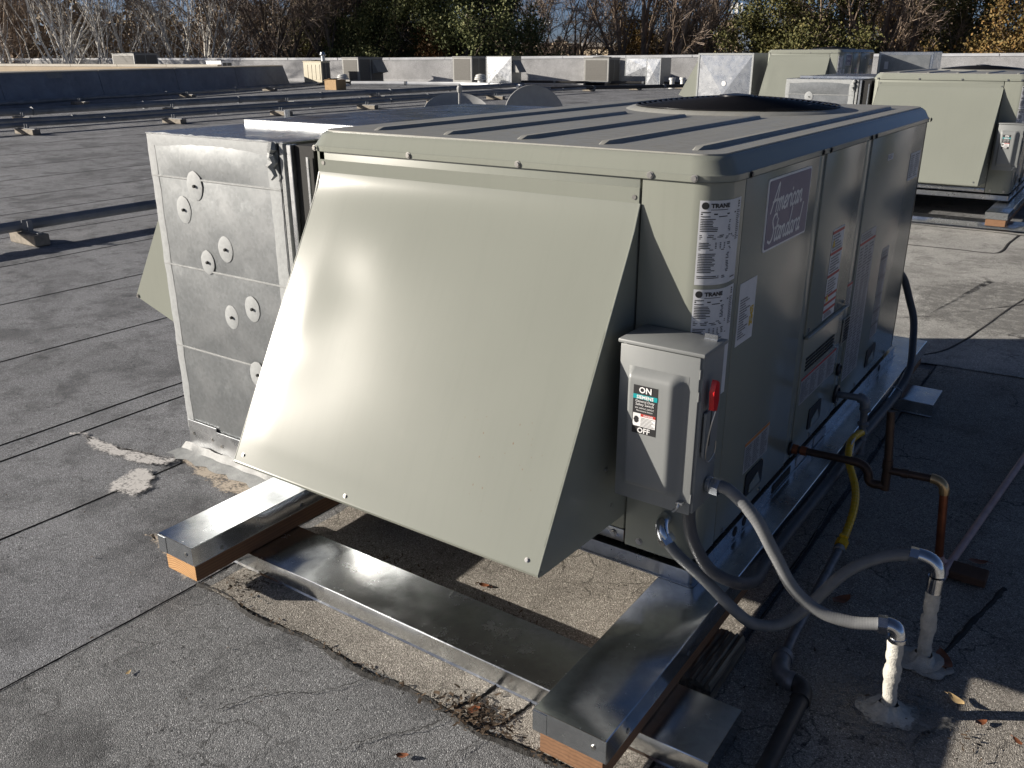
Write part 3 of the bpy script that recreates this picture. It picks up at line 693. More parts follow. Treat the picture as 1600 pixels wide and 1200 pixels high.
    GL = {'A': (0.50, [[(-.02, 0), (.12, .45), (.33, 1.0), (.36, .5), (.38, 0)], [(.04, .36), (.25, .42), (.46, .40)]]),
          'm': (0.46, [[(.02, .42), (.04, .2), (.03, 0)], [(.04, .26), (.12, .43), (.19, .40), (.19, .2), (.18, 0)], [(.19, .26), (.28, .43), (.35, .40), (.34, .12), (.40, .02), (.46, .08)]]),
          'e': (0.28, [[(.0, .20), (.14, .22), (.22, .33), (.16, .44), (.06, .36), (.03, .18), (.09, .02), (.19, .02), (.28, .12)]]),
          'r': (0.25, [[(.02, .42), (.05, .2), (.04, 0)], [(.05, .24), (.12, .40), (.20, .44), (.25, .38)]]),
          'i': (0.14, [[(.04, .42), (.04, .15), (.08, .0), (.14, .06)], [(.06, .60), (.075, .64)]]),
          'c': (0.25, [[(.21, .36), (.14, .44), (.05, .34), (.03, .16), (.09, .01), (.18, .02), (.25, .10)]]),
          'a': (0.31, [[(.22, .38), (.13, .45), (.04, .32), (.03, .12), (.10, .0), (.19, .12), (.24, .42)], [(.24, .42), (.22, .18), (.25, .01), (.31, .06)]]),
          'n': (0.34, [[(.02, .42), (.04, .2), (.03, 0)], [(.04, .26), (.13, .43), (.21, .40), (.21, .12), (.26, .01), (.33, .06)]]),
          'S': (0.40, [[(.40, .84), (.33, .98), (.18, .96), (.11, .78), (.20, .58), (.30, .40), (.28, .14), (.14, .0), (-.04, .08)]]),
          't': (0.21, [[(.11, .78), (.08, .4), (.07, .08), (.12, .0), (.20, .06)], [(-.02, .46), (.10, .50), (.24, .50)]]),
          'd': (0.32, [[(.22, .36), (.13, .44), (.04, .32), (.03, .12), (.10, .0), (.19, .12), (.25, .5), (.29, 1.0)], [(.25, .45), (.22, .15), (.26, .0), (.32, .06)]])}
    q = MB()
    def script(word, y0, z0, size, ht):
        u = 0.0
        for ch in word:
            adv, strokes = GL[ch]
            for st in strokes:
                P = catmull([((a+u)*size*1.0+b*ht*0.26, b*ht, 0) for a, b in st], 5)
                for k in range(len(P)-1):
                    d_ = P[k+1]-P[k]
                    if d_.length < 1e-7: continue
                    d_ = d_.normalized(); n_ = Vector((-d_.y, d_.x, 0))*0.0036; a_ = P[k]-d_*0.0025; b_ = P[k+1]+d_*0.0025
                    z_ = 0.0046+0.00003*((k*7) % 5)
                    q.face([(z_, y0+w_.x, z0+w_.y+ZB) for w_ in (a_-n_, b_-n_, b_+n_, a_+n_)])
            u += adv*1.02
    script('American', 0.330, 0.897, 0.098, 0.072); script('Standard', 0.328, 0.818, 0.103, 0.072)
    q.build('brand_lettering', MATS['print_white'], bp_, False)
    # stickers
    s = plate('warning_label', 0.328, 0.531, 0.141, 0.240, 'label_clear', 0.001); plate('label_band', 0.328, 0.531, 0.229, 0.238, 'print_orange', 0.0014, 0, s); lines(s, 0.335, 0.525, 0.146, 0.224, 12, cols=3, seed=3)
    s = plate('warning_label', 0.822, 1.222, 0.190, 0.286, 'label_clear', 0.001); plate('label_band', 0.822, 1.222, 0.276, 0.284, 'print_red', 0.0014, 0, s); lines(s, 0.83, 1.215, 0.195, 0.27, 12, cols=4, seed=4)
    s = plate('warning_label', 0.975, 1.108, 0.445, 0.750, 'label_white', 0.001, 0.0012)
    for k, z in enumerate((0.735, 0.665, 0.590, 0.520, 0.495, 0.470)): plate('label_band', 0.975, 1.108, z, z+0.009, 'print_red', 0.0014, 0.0014, s)
    for k, (za, zb) in enumerate(((0.676, 0.732), (0.602, 0.660), (0.530, 0.585), (0.449, 0.468))): lines(s, 0.985, 1.10, za, zb, 6, 'print_grey', 0.5, 0.0030, 20+k)
    for z in (0.692, 0.508):
        q = MB(); q.face([(0.0032, 0.98, z+ZB), (0.0032, 1.012, z+ZB), (0.0032, 0.996, z+0.028+ZB)]); q.build('warning_triangle', MATS['print_yellow'], s, False)
    s = plate('wiring_label', 1.368, 1.585, 0.105, 0.672, 'label_clear', 0.001); plate('label_band', 1.368, 1.585, 0.628, 0.637, 'print_red', 0.0014, 0, s); lines(s, 1.378, 1.575, 0.11, 0.62, 44, cols=3, seed=5); lines(s, 1.378, 1.575, 0.642, 0.668, 3, seed=6)
    s = plate('warning_label', 1.75, 1.862, 0.175, 0.550, 'label_clear', 0.001)
    for z in (0.505, 0.425, 0.350, 0.285, 0.225): plate('label_band', 1.75, 1.862, z, z+0.008, 'print_grey', 0.0014, 0, s)
    lines(s, 1.757, 1.855, 0.18, 0.54, 34, cols=1, seed=7)
    s = plate('warning_label', 1.278, 1.342, 0.412, 0.508, 'label_clear', 0.001, -0.003); plate('label_band', 1.278, 1.342, 0.497, 0.506, 'print_red', 0.0014, -0.003, s); lines(s, 1.282, 1.338, 0.415, 0.492, 10, off=-0.0014, seed=8)
    s = plate('paper_label', 2.02, 2.205, 0.787, 0.897, 'label_white', 0.001); lines(s, 2.03, 2.195, 0.795, 0.89, 11, cols=2, seed=9)
    s = plate('small_label', 1.607, 1.69, 0.908, 0.930, 'label_white', 0.001); lines(s, 1.612, 1.685, 0.911, 0.928, 3, seed=10)
    s = plate('packing_label', 0.165, 0.285, 0.575, 0.742, 'label_white', 0.001); lines(s, 0.175, 0.255, 0.59, 0.70, 16, seed=11, ragged=0.7)
    q = MB(); rr = random.Random(4)
    for i in range(5):
        for j in range(12):
            if rr.random() < 0.75: q.box(0.0012, 0.0016, 0.252+i*0.005, 0.2565+i*0.005, ZB+0.612+j*0.0045, ZB+0.616+j*0.0045)
    q.build('stamp_mark', MATS['print_yellow'], s, False)
    # rating plates wrapped round the rolled corner: s runs along the skin from the start of the bend
    arc = RC*math.pi/2
    def wrap(sv, z, off):
        if sv < 0: return Vector((-RC+sv, -off, z+ZB))
        if sv < arc:
            a = sv/RC; return Vector((-RC+(RC+off)*math.sin(a), RC-(RC+off)*math.cos(a), z+ZB))
        return Vector((off, RC+(sv-arc), z+ZB))
    def wrapped(name, s0, s1, z0, z1, m, off, parent, torn=False):
        q = MB(); n_ = 14; A = [wrap(s0+(s1-s0)*k/n_, z1, off) for k in range(n_+1)]
        B = [wrap(s0+(s1-s0)*k/n_, z0+(0.05*abs(math.sin(k*1.1)) if torn and k < 9 else 0), off) for k in range(n_+1)]
        q.loft([A, B], closed=False); return q.build(name, MATS[m], parent, True)
    def wtext(body, s0, z0, size, parent, bold=0.0, m='print_black', sx=1.0):
        me = text_mesh(body, size, bold); map_mesh(me, lambda x, y: wrap(s0+x*sx, z0+y, 0.0022)); return link_mesh('print', me, MATS[m], parent)
    for k, (z0, z1) in enumerate(((0.768, 0.968), (0.470, 0.757))):
        s = wrapped('rating_plate', 0.020, 0.158, z0, z1, 'label_white', 0.0010, t, k == 1)
        wtext('TRANE', 0.046, z1-0.0165, 0.0135, s, 0.0006, sx=1.15)
        q = MB(); pts = [wrap(0.033+0.0085*math.cos(a), z1-0.012+0.0085*math.sin(a), 0.0022) for a in [2*math.pi*i/18 for i in range(18)]]; q.face(pts); q.build('emblem', MATS['print_black'], s, False)
        rr = random.Random(40+k); q = MB()
        def bar(a, b, z, hh): 
            n_ = 3
            q.loft([[wrap(a+(b-a)*i/n_, z+hh, 0.0018) for i in range(n_+1)], [wrap(a+(b-a)*i/n_, z, 0.0018) for i in range(n_+1)]], closed=False)
        z = z1-0.022; rowk = 0
        bar(0.046, 0.090, z, 0.0014); z -= 0.006
        bar(0.024, 0.046, z, 0.002); bar(0.024, 0.128, z-0.005, 0.0032); bar(0.024, 0.046, z-0.010, 0.002); bar(0.066, 0.09, z-0.010, 0.002)
        z -= 0.016
        blocks = ((8, 0.04, 0.095), (0, 0, 0), (3, 0.10, 0.11), (0, 0, 0), (4, 0.03, 0.10), (1, 0.11, 0), (0, 0, 0), (12, 0.04, 0.10), (0, 0, 0), (4, 0.05, 0.09), (3, 0.10, 0))
        for cnt, ln, colx in blocks:
            if cnt == 0: z -= 0.006; continue
            for i in range(cnt):
                if z < z0+0.012+(0.05 if k else 0): break
                bar(0.024, 0.024+ln*rr.uniform(0.7, 1.05), z, 0.0019)
                if colx and rr.random() < 0.8: bar(colx+rr.uniform(-0.004, 0.004), colx+rr.uniform(0.005, 0.010), z, 0.0019)
                if cnt == 4: 
                    for cx in (0.062, 0.074, 0.086): bar(cx, cx+0.004, z, 0.0019)
                z -= 0.0040
        for i in range(16):
            if z1-0.03-i*0.005 > z0+0.03: bar(0.134, 0.134+rr.uniform(0.012, 0.020), z1-0.03-i*0.0045, 0.0018)
        for a in range(3): bar(0.140, 0.148, z1-0.010-a*0.006, 0.0035)
        if k == 0: bar(0.124, 0.150, z0+0.010, 0.0025)
        q.build('print', MATS['print_black'], s, False)
    return t
def make_switch():
    t = thing('disconnect_switch', 'grey metal safety switch box with red side handle beside the glaring hood', 'switch box', (-0.06, -0.07, 0.485))
    SP = MATS['switch_paint']; x0, x1, z0, z1, y0, y1 = -0.170, 0.044, 0.235+ZB, 0.655+ZB, -0.140, -0.012
    b = MB(); b.box(x0+0.003, x1-0.003, y0+0.006, y1, z0+0.003, z1-0.004, 0.004, 2); b.build('enclosure', SP, t)
    d = MB(); d.box(x0, x1-0.010, y0, y0+0.0055, z0, z1-0.016, 0.0022, 2); door = d.build('door', SP, t)
    # pressed dome: rounded raised field on the door
    N = 26; cv = MB(); grid = []
    ax0, ax1, az0, az1 = x0+0.026, x1-0.034, z0+0.040, z1-0.066
    for j in range(N+1):
        row = []
        for i in range(N+1):
            u, v = i/N, j/N
            fu = min(1, u/0.07)*min(1, (1-u)/0.24); fv = min(1, v/0.05)*min(1, (1-v)/0.05)
            sm = lambda q: q*q*(3-2*q)
            row.append((ax0+(ax1-ax0)*u, y0-0.0005-0.024*sm(fu)*sm(fv), az0+(az1-az0)*v))
        grid.append(row)
    cv.loft(grid, closed=False); cv.build('raised_cover', SP, door, True, 60)
    lp = MB(); lp.box(x0-0.004, x1+0.003, y0-0.008, y1+0.004, z1-0.012, z1-0.002, 0.003, 2); lp.build('rain_lip', SP, t)
    tb = MB(); tb.box(x1-0.045, x1-0.012, y1-0.03, y1-0.024, z1-0.002, z1+0.014, 0.001); tb.box(x1-0.045, x1-0.012, y1-0.032, y1-0.008, z1-0.002, z1+0.001); hub = tb.build('hub_plate', MATS['galvanised'], t)
    # side handle
    hs = MB(); P = Vector((x1+0.014, y0+0.035, 0.545+ZB))
    hs.prism([(-0.010, -0.036), (0.012, -0.042), (0.019, -0.016), (0.014, 0.028), (-0.003, 0.038), (-0.016, 0.010)], lambda u, v, w: (P.x+w, P.y+u, P.z+v), -0.005, 0.007); hs.build('handle_grip', MATS['red_plastic'], t)
    hl = MB(); hl.box(x1-0.001, x1+0.006, y0+0.02, y0+0.05, 0.385+ZB, 0.50+ZB, 0.002); hl.build('handle_slot', SP, t)
    wl = MB(); wl.tube(catmull([(x1+0.022, y0+0.035, 0.505+ZB), (x1+0.016, y0+0.025, 0.46+ZB), (x1+0.008, y0+0.030, 0.39+ZB), (x1+0.008, y0+0.05, 0.365+ZB), (x1+0.012, y0+0.075, 0.38+ZB), (x1+0.012, y0+0.08, 0.41+ZB)], 6), 0.0014, 6); wl.build('seal_wire', MATS['screw_steel'], t)
    sl = MB(); sl.box(x1-0.002, x1+0.0006, y0+0.018, y0+0.07, 0.40+ZB, 0.49+ZB); sl.build('side_label', MATS['print_black'], t, False)
    hp = MB(); hp.box(x1-0.040, x1-0.022, y0-0.016, y0, z0+0.030, z0+0.036, 0.001); hp.tube(catmull([(x1-0.032, y0-0.012, z0+0.034), (x1-0.034, y0-0.018, z0+0.022), (x1-0.044, y0-0.018, z0+0.010)], 4), 0.004, 6); hp.build('hasp', MATS['galvanised'], t)
    for z in (0.60, 0.545, 0.28):
        q = MB(); q.box(x1-0.0095, x1-0.0065, y0-0.003, y0+0.004, z+ZB-0.012, z+ZB+0.012, 0.001); q.build('hinge', SP, t)
    # printed label
    lx0, lx1, lz0, lz1, ly = -0.118, -0.055, 0.430+ZB, 0.553+ZB, y0-0.0252
    def pl(name, a, b, c, d_, m, off, parent):
        q = MB(); q.box(a, b, ly-off, ly-off+0.0004, c, d_); return q.build(name, MATS[m], parent, False)
    lab = pl('label', lx0, lx1, lz0, lz1, 'print_black', 0.0, door)
    def tx(body, size, cz, m='print_white', bold=0.0, cx=None, sx=1.0):
        me = text_mesh(body, size, bold, 'CENTER'); map_mesh(me, lambda x, y: Vector(((cx if cx is not None else (lx0+lx1)/2)+x*sx, ly-0.0012, cz+y))); return link_mesh('print', me, MATS[m], lab)
    H_ = lz1-lz0
    tx('ON', 0.021, lz1-0.0175, bold=0.0005)
    pl('label_band', lx0, lx1, lz1-0.034, lz1-0.0225, 'print_teal', 0.0006, lab)
    tx('SIEMENS', 0.0118, lz1-0.0325, bold=0.0003)
    for k, (b_, s_) in enumerate((('General Duty', 0.0090), ('Safety Switch', 0.0090), ('60A 240VAC 250VDC', 0.0054), ('Maintenance Switch', 0.0054))): tx(b_, s_, lz1-0.0420-k*0.0082+(0.0015 if k > 2 else 0))
    pl('label_field', lx0+0.002, lx1-0.002, lz0+0.019, lz0+0.052, 'print_white', 0.0006, lab)
    pl('label_band', lx0+0.022, lx1-0.002, lz0+0.045, lz0+0.052, 'print_red', 0.0009, lab)
    tx('DANGER', 0.0062, lz0+0.0462, bold=0.0001, cx=(lx0+0.022+lx1)/2)
    q = MB()
    for i in range(7): q.box(lx0+0.023, lx1-0.004-0.004*(i % 3), ly-0.0011, ly-0.0009, lz0+0.0212+i*0.0033, lz0+0.0224+i*0.0033)
    pts = [(lx0+0.011+0.0075*math.cos(a)*(1.0 if i % 2 else 0.75), ly-0.0011, lz0+0.036+0.009*math.sin(a)) for i, a in enumerate([2*math.pi*i/14 for i in range(14)])]; q.face(pts)
    q.build('print', MATS['print_black'], lab, False)
    tx('OFF', 0.019, lz0+0.003, bold=0.0004)
    return t
def make_duct():
    t = thing('supply_duct', 'tall galvanised sheet metal duct with sealed seams left of the glaring hood', 'duct', (-1.86, 0.4, 0.0))
    x0, x1, y0, y1, z0, z1 = -2.195, -1.50, 0.014, 1.02, 0.012, 1.272
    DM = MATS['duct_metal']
    # skin in horizontal courses, each course a panel
    zs = [z0, 0.128, 0.470, 0.795, 1.122, z1]
    b = MB(); b.box(x0+0.006, x1-0.006, y0+0.008, y1-0.004, z0, z1-0.004); core = b.build('duct_core', MATS['dark_gap'], t, False)
    for a, c in zip(zs, zs[1:]):
        q = MB(); N = 14; G = []
        for j in range(9):
            row = []
            for i in range(N+1):
                u, v = i/N, j/8
                dn = 0.004*math.sin(math.pi*u)*math.sin(math.pi*v)
                row.append((x0+(x1-x0)*u, y0-dn, a+0.0015+(c-a-0.003)*v))
            G.append(row)
        q.loft(G, closed=False)
        q.face([(x0, y0, a+0.0015), (x0, y0, c-0.0015), (x0, y1, c-0.0015), (x0, y1, a+0.0015)]); q.face([(x1, y0, a+0.0015), (x1, y1, a+0.0015), (x1, y1, c-0.0015), (x1, y0, c-0.0015)])
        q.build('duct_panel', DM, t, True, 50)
        if a > z0:
            r_ = MB(); r_.box(x0-0.001, x1+0.001, y0-0.0045, y0-0.001, a-0.003, a+0.004, 0.0012); r_.build('seam_hem', MATS['mastic'], t)
    tp = MB(); tp.box(x0-0.004, x1+0.03, y0-0.004, 0.46, z1-0.003, z1+0.0015, 0.001); tp.build('duct_top', MATS['cap_metal'], t)
    tp = MB(); tp.box(x0-0.004, x1+0.10, 0.47, 1.9, z1+0.004, z1+0.013, 0.002); tp.build('duct_top', MATS['cap_metal'], t)
    st = MB(); st.box(x0-0.004, x1+0.06, 0.455, 0.478, z1, z1+0.020, 0.002); st.build('standing_seam', MATS['galvanised'], t)
    bk = MB(); bk.box(x0, x1-0.01, 1.024, 1.895, z0, z1+0.003); bk.build('rear_duct', DM, t, False)
    rr = random.Random(5)
    def band(pts, w, name='mastic_band', m='mastic_light', th=0.0012):
        """brushed-on sealant: uneven ribbon on the front skin"""
        A, B, C = [], [], []
        for p, dvec in pts:
            j = rr.uniform(-0.0012, 0.0012); k = w*rr.uniform(0.94, 1.06)
            n_ = Vector((-dvec[1], 0, dvec[0]))
            A.append(Vector((p[0], y0-0.0014, p[1]))+n_*(k/2+j)); C.append(Vector((p[0], y0-0.0014, p[1]))-n_*(k/2-j)); B.append(Vector((p[0], y0-0.0020-th*rr.uniform(0.4, 1), p[1])))
        q = MB(); q.loft([A, B, C], closed=False); return q.build(name, MATS[m], t, True, 80)
    nz = 40
    band([((x0+0.018+0.001*math.sin(i), z0+0.10+(z1-z0-0.10)*i/nz), (0, 1)) for i in range(nz+1)], 0.040)
    band([((x1-0.030, z0+0.25+(z1-z0-0.25)*i/nz), (0, 1)) for i in range(nz+1)], 0.052)
    band([((x0+0.01+(x1-x0-0.02)*i/30, z1-0.020), (1, 0)) for i in range(31)], 0.045)
    for k, xx in enumerate((x1+0.010, x1+0.040)):
        f_ = MB(); f_.box(xx, xx+0.020, y0-0.006+k*0.004, y0+0.03, z0+0.2, z1-0.004, 0.002); f_.build('duct_flange', MATS['galvanised' if k else 'mastic'], t)
    q = MB(); P = []
    for i in range(9): P.append((x1-0.016+0.010*math.sin(i*2.1), y0-0.010-0.008*abs(math.sin(i*1.7)), z1-0.004-0.014*i))
    q.tube(P, [0.012, 0.016, 0.010, 0.014, 0.012, 0.016, 0.009, 0.008, 0.004], 6); q.build('sealant_drip', MATS['mastic'], t)
    # insulation pins under dabs of sealant
    for px, pz in ((-1.95, 0.85), (-2.03, 0.76), (-1.82, 0.64), (-1.93, 0.58), (-1.71, 0.44), (-1.83, 0.39), (-1.72, 0.19)):
        q = MB(); a_ = rr.uniform(0.036, 0.044); n_ = 20
        rim = [(px+a_*rr.uniform(0.97, 1.03)*math.cos(2*math.pi*i/n_), y0-0.0045, pz+ZB+a_*1.22*rr.uniform(0.97, 1.03)*math.sin(2*math.pi*i/n_)) for i in range(n_)]
        q.loft([rim, [(px+(x-px)*0.8, y0-0.0060, pz+ZB+(z-pz-ZB)*0.8) for x, y, z in rim]], False, True); dab = q.build('sealant_dab', MATS['mastic_light'], t, True, 60)
        q = MB(); q.lathe([(0.006, 0), (0.0055, 0.006), (0.001, 0.007)], (px+0.004, y0-0.0075, pz+ZB), 8, (0, -1, 0)); q.build('pin', MATS['dark_gap'], dab)
    q = MB(); pts = [((-1.88+rr.uniform(-0.003, 0.003), 0.44+ZB-0.012*i), (0, 1)) for i in range(10)]; q.bm.free(); band(pts, 0.018, 'sealant_dab')
    # patched bottom skirt and flashing
    for a, b_, zz in ((x0+0.012, x0+0.19, 0.155), (x0+0.185, x1+0.02, 0.14)):
        q = MB(); q.box(a, b_, y0-0.010, y0-0.006, 0.016, zz, 0.0015); sk = q.build('skirt', MATS['galvanised'], t)
        for xx in (a+0.03, b_-0.03): hexscrew((xx, y0-0.010, zz-0.055), (0, -1, 0), 0.005, 0.004).build('screw', MATS['screw_steel'], sk)
    fl = MB(); fl.loft([[(x0-0.02+(x1-x0+0.06)*i/20, y0-0.012+0.003*math.sin(i), 0.050+0.004*math.sin(i*2)) for i in range(21)], [(x0-0.03+(x1-x0+0.08)*i/20, y0-0.030+0.004*math.sin(i*1.7), 0.026) for i in range(21)], [(x0-0.06+(x1-x0+0.12)*i/20, y0-0.085+0.012*math.sin(i*2.3), 0.0150) for i in range(21)]], closed=False)
    fl.build('flashing', MATS['mastic'], t)
    # throat between duct and unit, the gap's shade put in as dark colour; torn liner
    th_ = MB(); th_.box(x1+0.062, -W-0.002, 0.028, 1.0, 0.20, z1-0.006); th_.build('throat_shade', MATS['dark_gap'], t, False)
    ln = MB(); ln.loft([[(-1.455+0.012*math.sin(i*1.9), 0.06+0.01*math.sin(i), 1.23-0.05*i) for i in range(6)], [(-1.43+0.014*math.sin(i*2.7), 0.045+0.012*math.cos(i*2), 1.225-0.05*i) for i in range(6)]], closed=False); ln.build('torn_liner', MATS['mastic_light'], t)
    ln = MB(); ln.box(-W-0.022, -W-0.012, 0.012, 0.020, 0.55, 1.235, 0.001); ln.build('collar_edge', MATS['galvanised'], t)
    ln = MB(); ln.loft([[(-1.44, 0.07, 1.03), (-1.40, 0.06, 1.05), (-1.385, 0.06, 1.05)], [(-1.44, 0.07, 0.99), (-1.41, 0.06, 1.0), (-1.385, 0.06, 1.0)]], closed=False); ln.build('torn_liner', UP, t)
    # relief hood on the far side of the duct, seen past its left edge
    rh = MB(); P3 = [(-2.198, 1.05), (-2.50, 0.607), (-2.198, 0.515)]
    rh.loft([[(x, 0.06, z) for x, z in P3], [(x, 0.80, z) for x, z in P3]]); hd = rh.build('relief_hood', UP, t, False)
    hexscrew((-2.485, 0.0595, 0.610), (0, -1, 0), 0.006).build('screw', MATS['screw_steel'], hd)
    return t
def make_long_sleeper(label, x0, x1, y0=-0.645, y1=2.64, endm='timber_end'):
    t = thing('timber_sleeper', label, 'sleeper', ((x0+x1)/2, (y0+y1)/2, 0.072))
    w = MB(); w.box(x0+0.010, x1-0.010, y0+0.012, y1-0.012, 0.0725, 0.185, 0.003); w.build('timber', MATS['timber'], t)
    e = MB(); e.box(x0+0.012, x1-0.012, y0+0.0095, y0+0.0118, 0.0745, 0.180); e.build('sawn_end', MATS[endm], t, False)
    c = MB(); n = 24
    prof = [(x0-0.001, 0.133), (x0, 0.137), (x0, 0.193), (x0+0.002, 0.1952), (x1-0.002, 0.1952), (x1, 0.193), (x1, 0.137), (x1+0.001, 0.133)]
    rr = random.Random(int(x0*100))
    c.loft([[(x+rr.uniform(-0.0006, 0.0006), y0+(y1-y0)*i/n, z+rr.uniform(-0.0003, 0.0003)) for x, z in prof] for i in range(n+1)], closed=False)
    c.face([(x0, y0-0.0005, 0.135), (x1, y0-0.0005, 0.135), (x1, y0-0.0005, 0.1945), (x0, y0-0.0005, 0.1945)])
    c.face([(x0, y1+0.0005, 0.135), (x0, y1+0.0005, 0.1945), (x1, y1+0.0005, 0.1945), (x1, y1+0.0005, 0.135)])
    cap = c.build('metal_cap', MATS['cap_metal'], t, True, 40)
    f = MB(); f.box(x0-0.0015, x0+0.035, y0-0.0022, y0-0.0008, 0.136, 0.190, 0.0005); f.build('end_fold', MATS['cap_metal'], cap)
    for yy in (0.10, 0.42, 0.95, 1.6):
        hexscrew((x1+0.0006, y0+yy, 0.150), (1, 0, 0), 0.0045, 0.002).build('nail_head', MATS['screw_steel'], cap)
    hexscrew((x1-0.03, y0-0.001, 0.165), (0, -1, 0), 0.004, 0.002).build('nail_head', MATS['screw_steel'], cap)
    return t
def make_cross_sleeper(label, y0, y1, x0=-1.46, x1=0.245):
    t = thing('cross_sleeper', label, 'sleeper', ((x0+x1)/2, (y0+y1)/2, 0.013))
    w = MB(); w.box(x0+0.01, x1-0.01, y0+0.008, y1-0.008, 0.014, 0.066); w.build('timber', MATS['timber_cross'], t)
    c = MB(); n = 16; prof = [(y0-0.006, 0.014), (y0-0.001, 0.018), (y0, 0.068), (y0+0.002, 0.0705), (y1-0.002, 0.0705), (y1, 0.068), (y1, 0.016)]
    rr = random.Random(int(y0*100)+7)
    c.loft([[(x0+(x1-x0)*i/n, y+rr.uniform(-0.0006, 0.0006), z+rr.uniform(-0.0003, 0.0003)) for y, z in prof] for i in range(n+1)], closed=False)
    c.face([(x1+0.0005, y0, 0.015), (x1+0.0005, y1, 0.015), (x1+0.0005, y1, 0.0698), (x1+0.0005, y0, 0.0698)])
    c.build('metal_cap', MATS['cap_metal'], t, True, 40)
    return t
SLA = make_long_sleeper('metal capped timber sleeper whose sawn orange end catches the sun', -1.430, -1.270)
SLB = make_long_sleeper('metal capped timber sleeper running under the conduits to the picture bottom', -0.092, 0.090, -0.630, 2.64, 'timber')
make_cross_sleeper('metal wrapped cross beam lying on the roof below the glaring hood', -0.440, -0.235)
make_cross_sleeper('metal wrapped cross beam end showing beyond the copper drain pipes', 2.09, 2.31, -1.46, 0.240)
UNIT = make_unit(); SWITCH = make_switch(); make_duct()
# ------------------------------------------------------------------ conduits, gas line, drain
def zz(P): return [(x, y, z+ZB) for x, y, z in P]
def nut(m, p, axis, r, l): m.lathe([(r*0.8, 0), (r, 0.001), (r, l), (r*0.8, l+0.001)], p, 6, axis)
def ribbed(pts, r, n=12, pitch=0.006):
    """liquid-tight conduit: faint ribbing under the jacket"""
    P = catmull(pts, 40); m = MB(); rs = [r*(1+0.012*math.sin(i*1.9)) for i in range(len(P))]
    m.tube(P, rs, n); return m
def elbow(m, a, b, c, r):
    a, b, c = Vector(a), Vector(b), Vector(c); P = []
    for k in range(9):
        t_ = k/8; P.append(a*(1-t_)**2+b*2*t_*(1-t_)+c*t_*t_)
    m.tube(P, r, 12)
def riser(name_label, foot, top, r, seed):
    t = thing('conduit_stub', name_label, 'pipe', (foot[0], foot[1], 0.012))
    rr = random.Random(seed); F, T = Vector(foot), Vector(top); n = 26; P = []; rs = []
    for i in range(n+1):
        f = i/n; P.append(F+(T-F)*f+Vector((rr.uniform(-0.0015, 0.0015), rr.uniform(-0.0015, 0.0015), 0)))
        k = r*(1+0.10*rr.random())
        if f < 0.10: k = r*(1+2.2*(1-f/0.10)**2)
        if 0.46 < f < 0.62: k = r*1.22
        if 0.62 <= f < 0.70: k = r*0.98
        if f >= 0.72: k = r*1.15
        rs.append(k)
    m = MB(); m.tube(P, rs, 14); m.build('painted_stub', MATS['painted_pipe'], t, True, 50)
    q = MB(); ring = []
    for rad, z in ((0.066, 0.0125), (0.052, 0.0135), (0.040, 0.016), (0.029, 0.022), (0.020, 0.040)):
        wob = lambda a: 1+0.13*math.sin(2*a+seed)+0.08*math.sin(5*a+seed*2+rad*40)+0.05*math.sin(9*a+seed)
        ring.append([(F.x+rad*wob(2*math.pi*i/40)*math.cos(2*math.pi*i/40), F.y+rad*wob(2*math.pi*i/40)*math.sin(2*math.pi*i/40), z+rr.uniform(0, 0.0015)) for i in range(40)])
    q.loft(ring, False, False); q.build('roof_mastic', MATS['painted_pipe'], t, True, 60)
    return t
st1 = riser('nearer stubby pipe under thick flaking white paint, partly in the sun', (0.523, 0.030, 0.012), (0.513, 0.030, 0.228), 0.0165, 1)
st2 = riser('white painted pipe stub in shadow next to the copper drain pipe', (0.555, 0.280, 0.012), (0.548, 0.280, 0.240), 0.0165, 2)
C1 = zz([(0.062, -0.06, 0.291), (0.102, -0.06, 0.289), (0.172, -0.06, 0.235), (0.223, -0.045, 0.147), (0.275, -0.03, 0.058), (0.338, -0.01, 0.006), (0.411, 0.01, -0.008), (0.478, 0.026, 0.005)])
t = thing('flexible_conduit', 'pale grey flexible conduit arching from the switch box side to the nearer white stub', 'conduit', C1[0])
ribbed(C1, 0.0155).build('jacket', MATS['conduit_grey'], t)
m = MB(); m.lathe([(0.020, 0), (0.022, 0.004), (0.022, 0.012), (0.016, 0.014)], (0.043, -0.06, 0.291+ZB), 14, (1, 0, 0)); nut(m, (0.055, -0.06, 0.291+ZB), (1, 0, -0.05), 0.023, 0.022); m.build('end_fitting', MATS['bright_steel'], t)
m = MB(); nut(m, (0.468, 0.023, 0.003+ZB), (1, 0.2, 0.1), 0.023, 0.022); elbow(m, (0.486, 0.028, 0.006+ZB), (0.516, 0.034, 0.010+ZB), (0.515, 0.030, -0.022+ZB), 0.0185); m.lathe([(0.021, 0), (0.021, 0.010)], (0.514, 0.030, -0.030+ZB), 14, (0, 0, 1)); m.build('end_fitting', MATS['bright_steel'], t)
C2 = zz([(-0.052, -0.045, 0.079), (-0.021, -0.05, 0.057), (0.054, -0.05, 0.013), (0.139, -0.03, -0.063), (0.183, 0.0, -0.102), (0.235, 0.05, -0.111), (0.282, 0.1, -0.071), (0.347, 0.18, 0.017), (0.422, 0.24, 0.061), (0.49, 0.277, 0.072)])
t = thing('flexible_conduit', 'dark flexible conduit sagging from the cabinet corner to the farther white stub', 'conduit', C2[0])
ribbed(C2, 0.0155).build('jacket', MATS['conduit_grey'], t)
m = MB(); nut(m, (-0.070, -0.040, 0.098+ZB), (0.6, -0.05, -0.75), 0.022, 0.024); elbow(m, (-0.083, -0.003, 0.128+ZB), (-0.085, -0.045, 0.132+ZB), (-0.066, -0.043, 0.092+ZB), 0.018); m.build('end_fitting', MATS['bright_steel'], t)
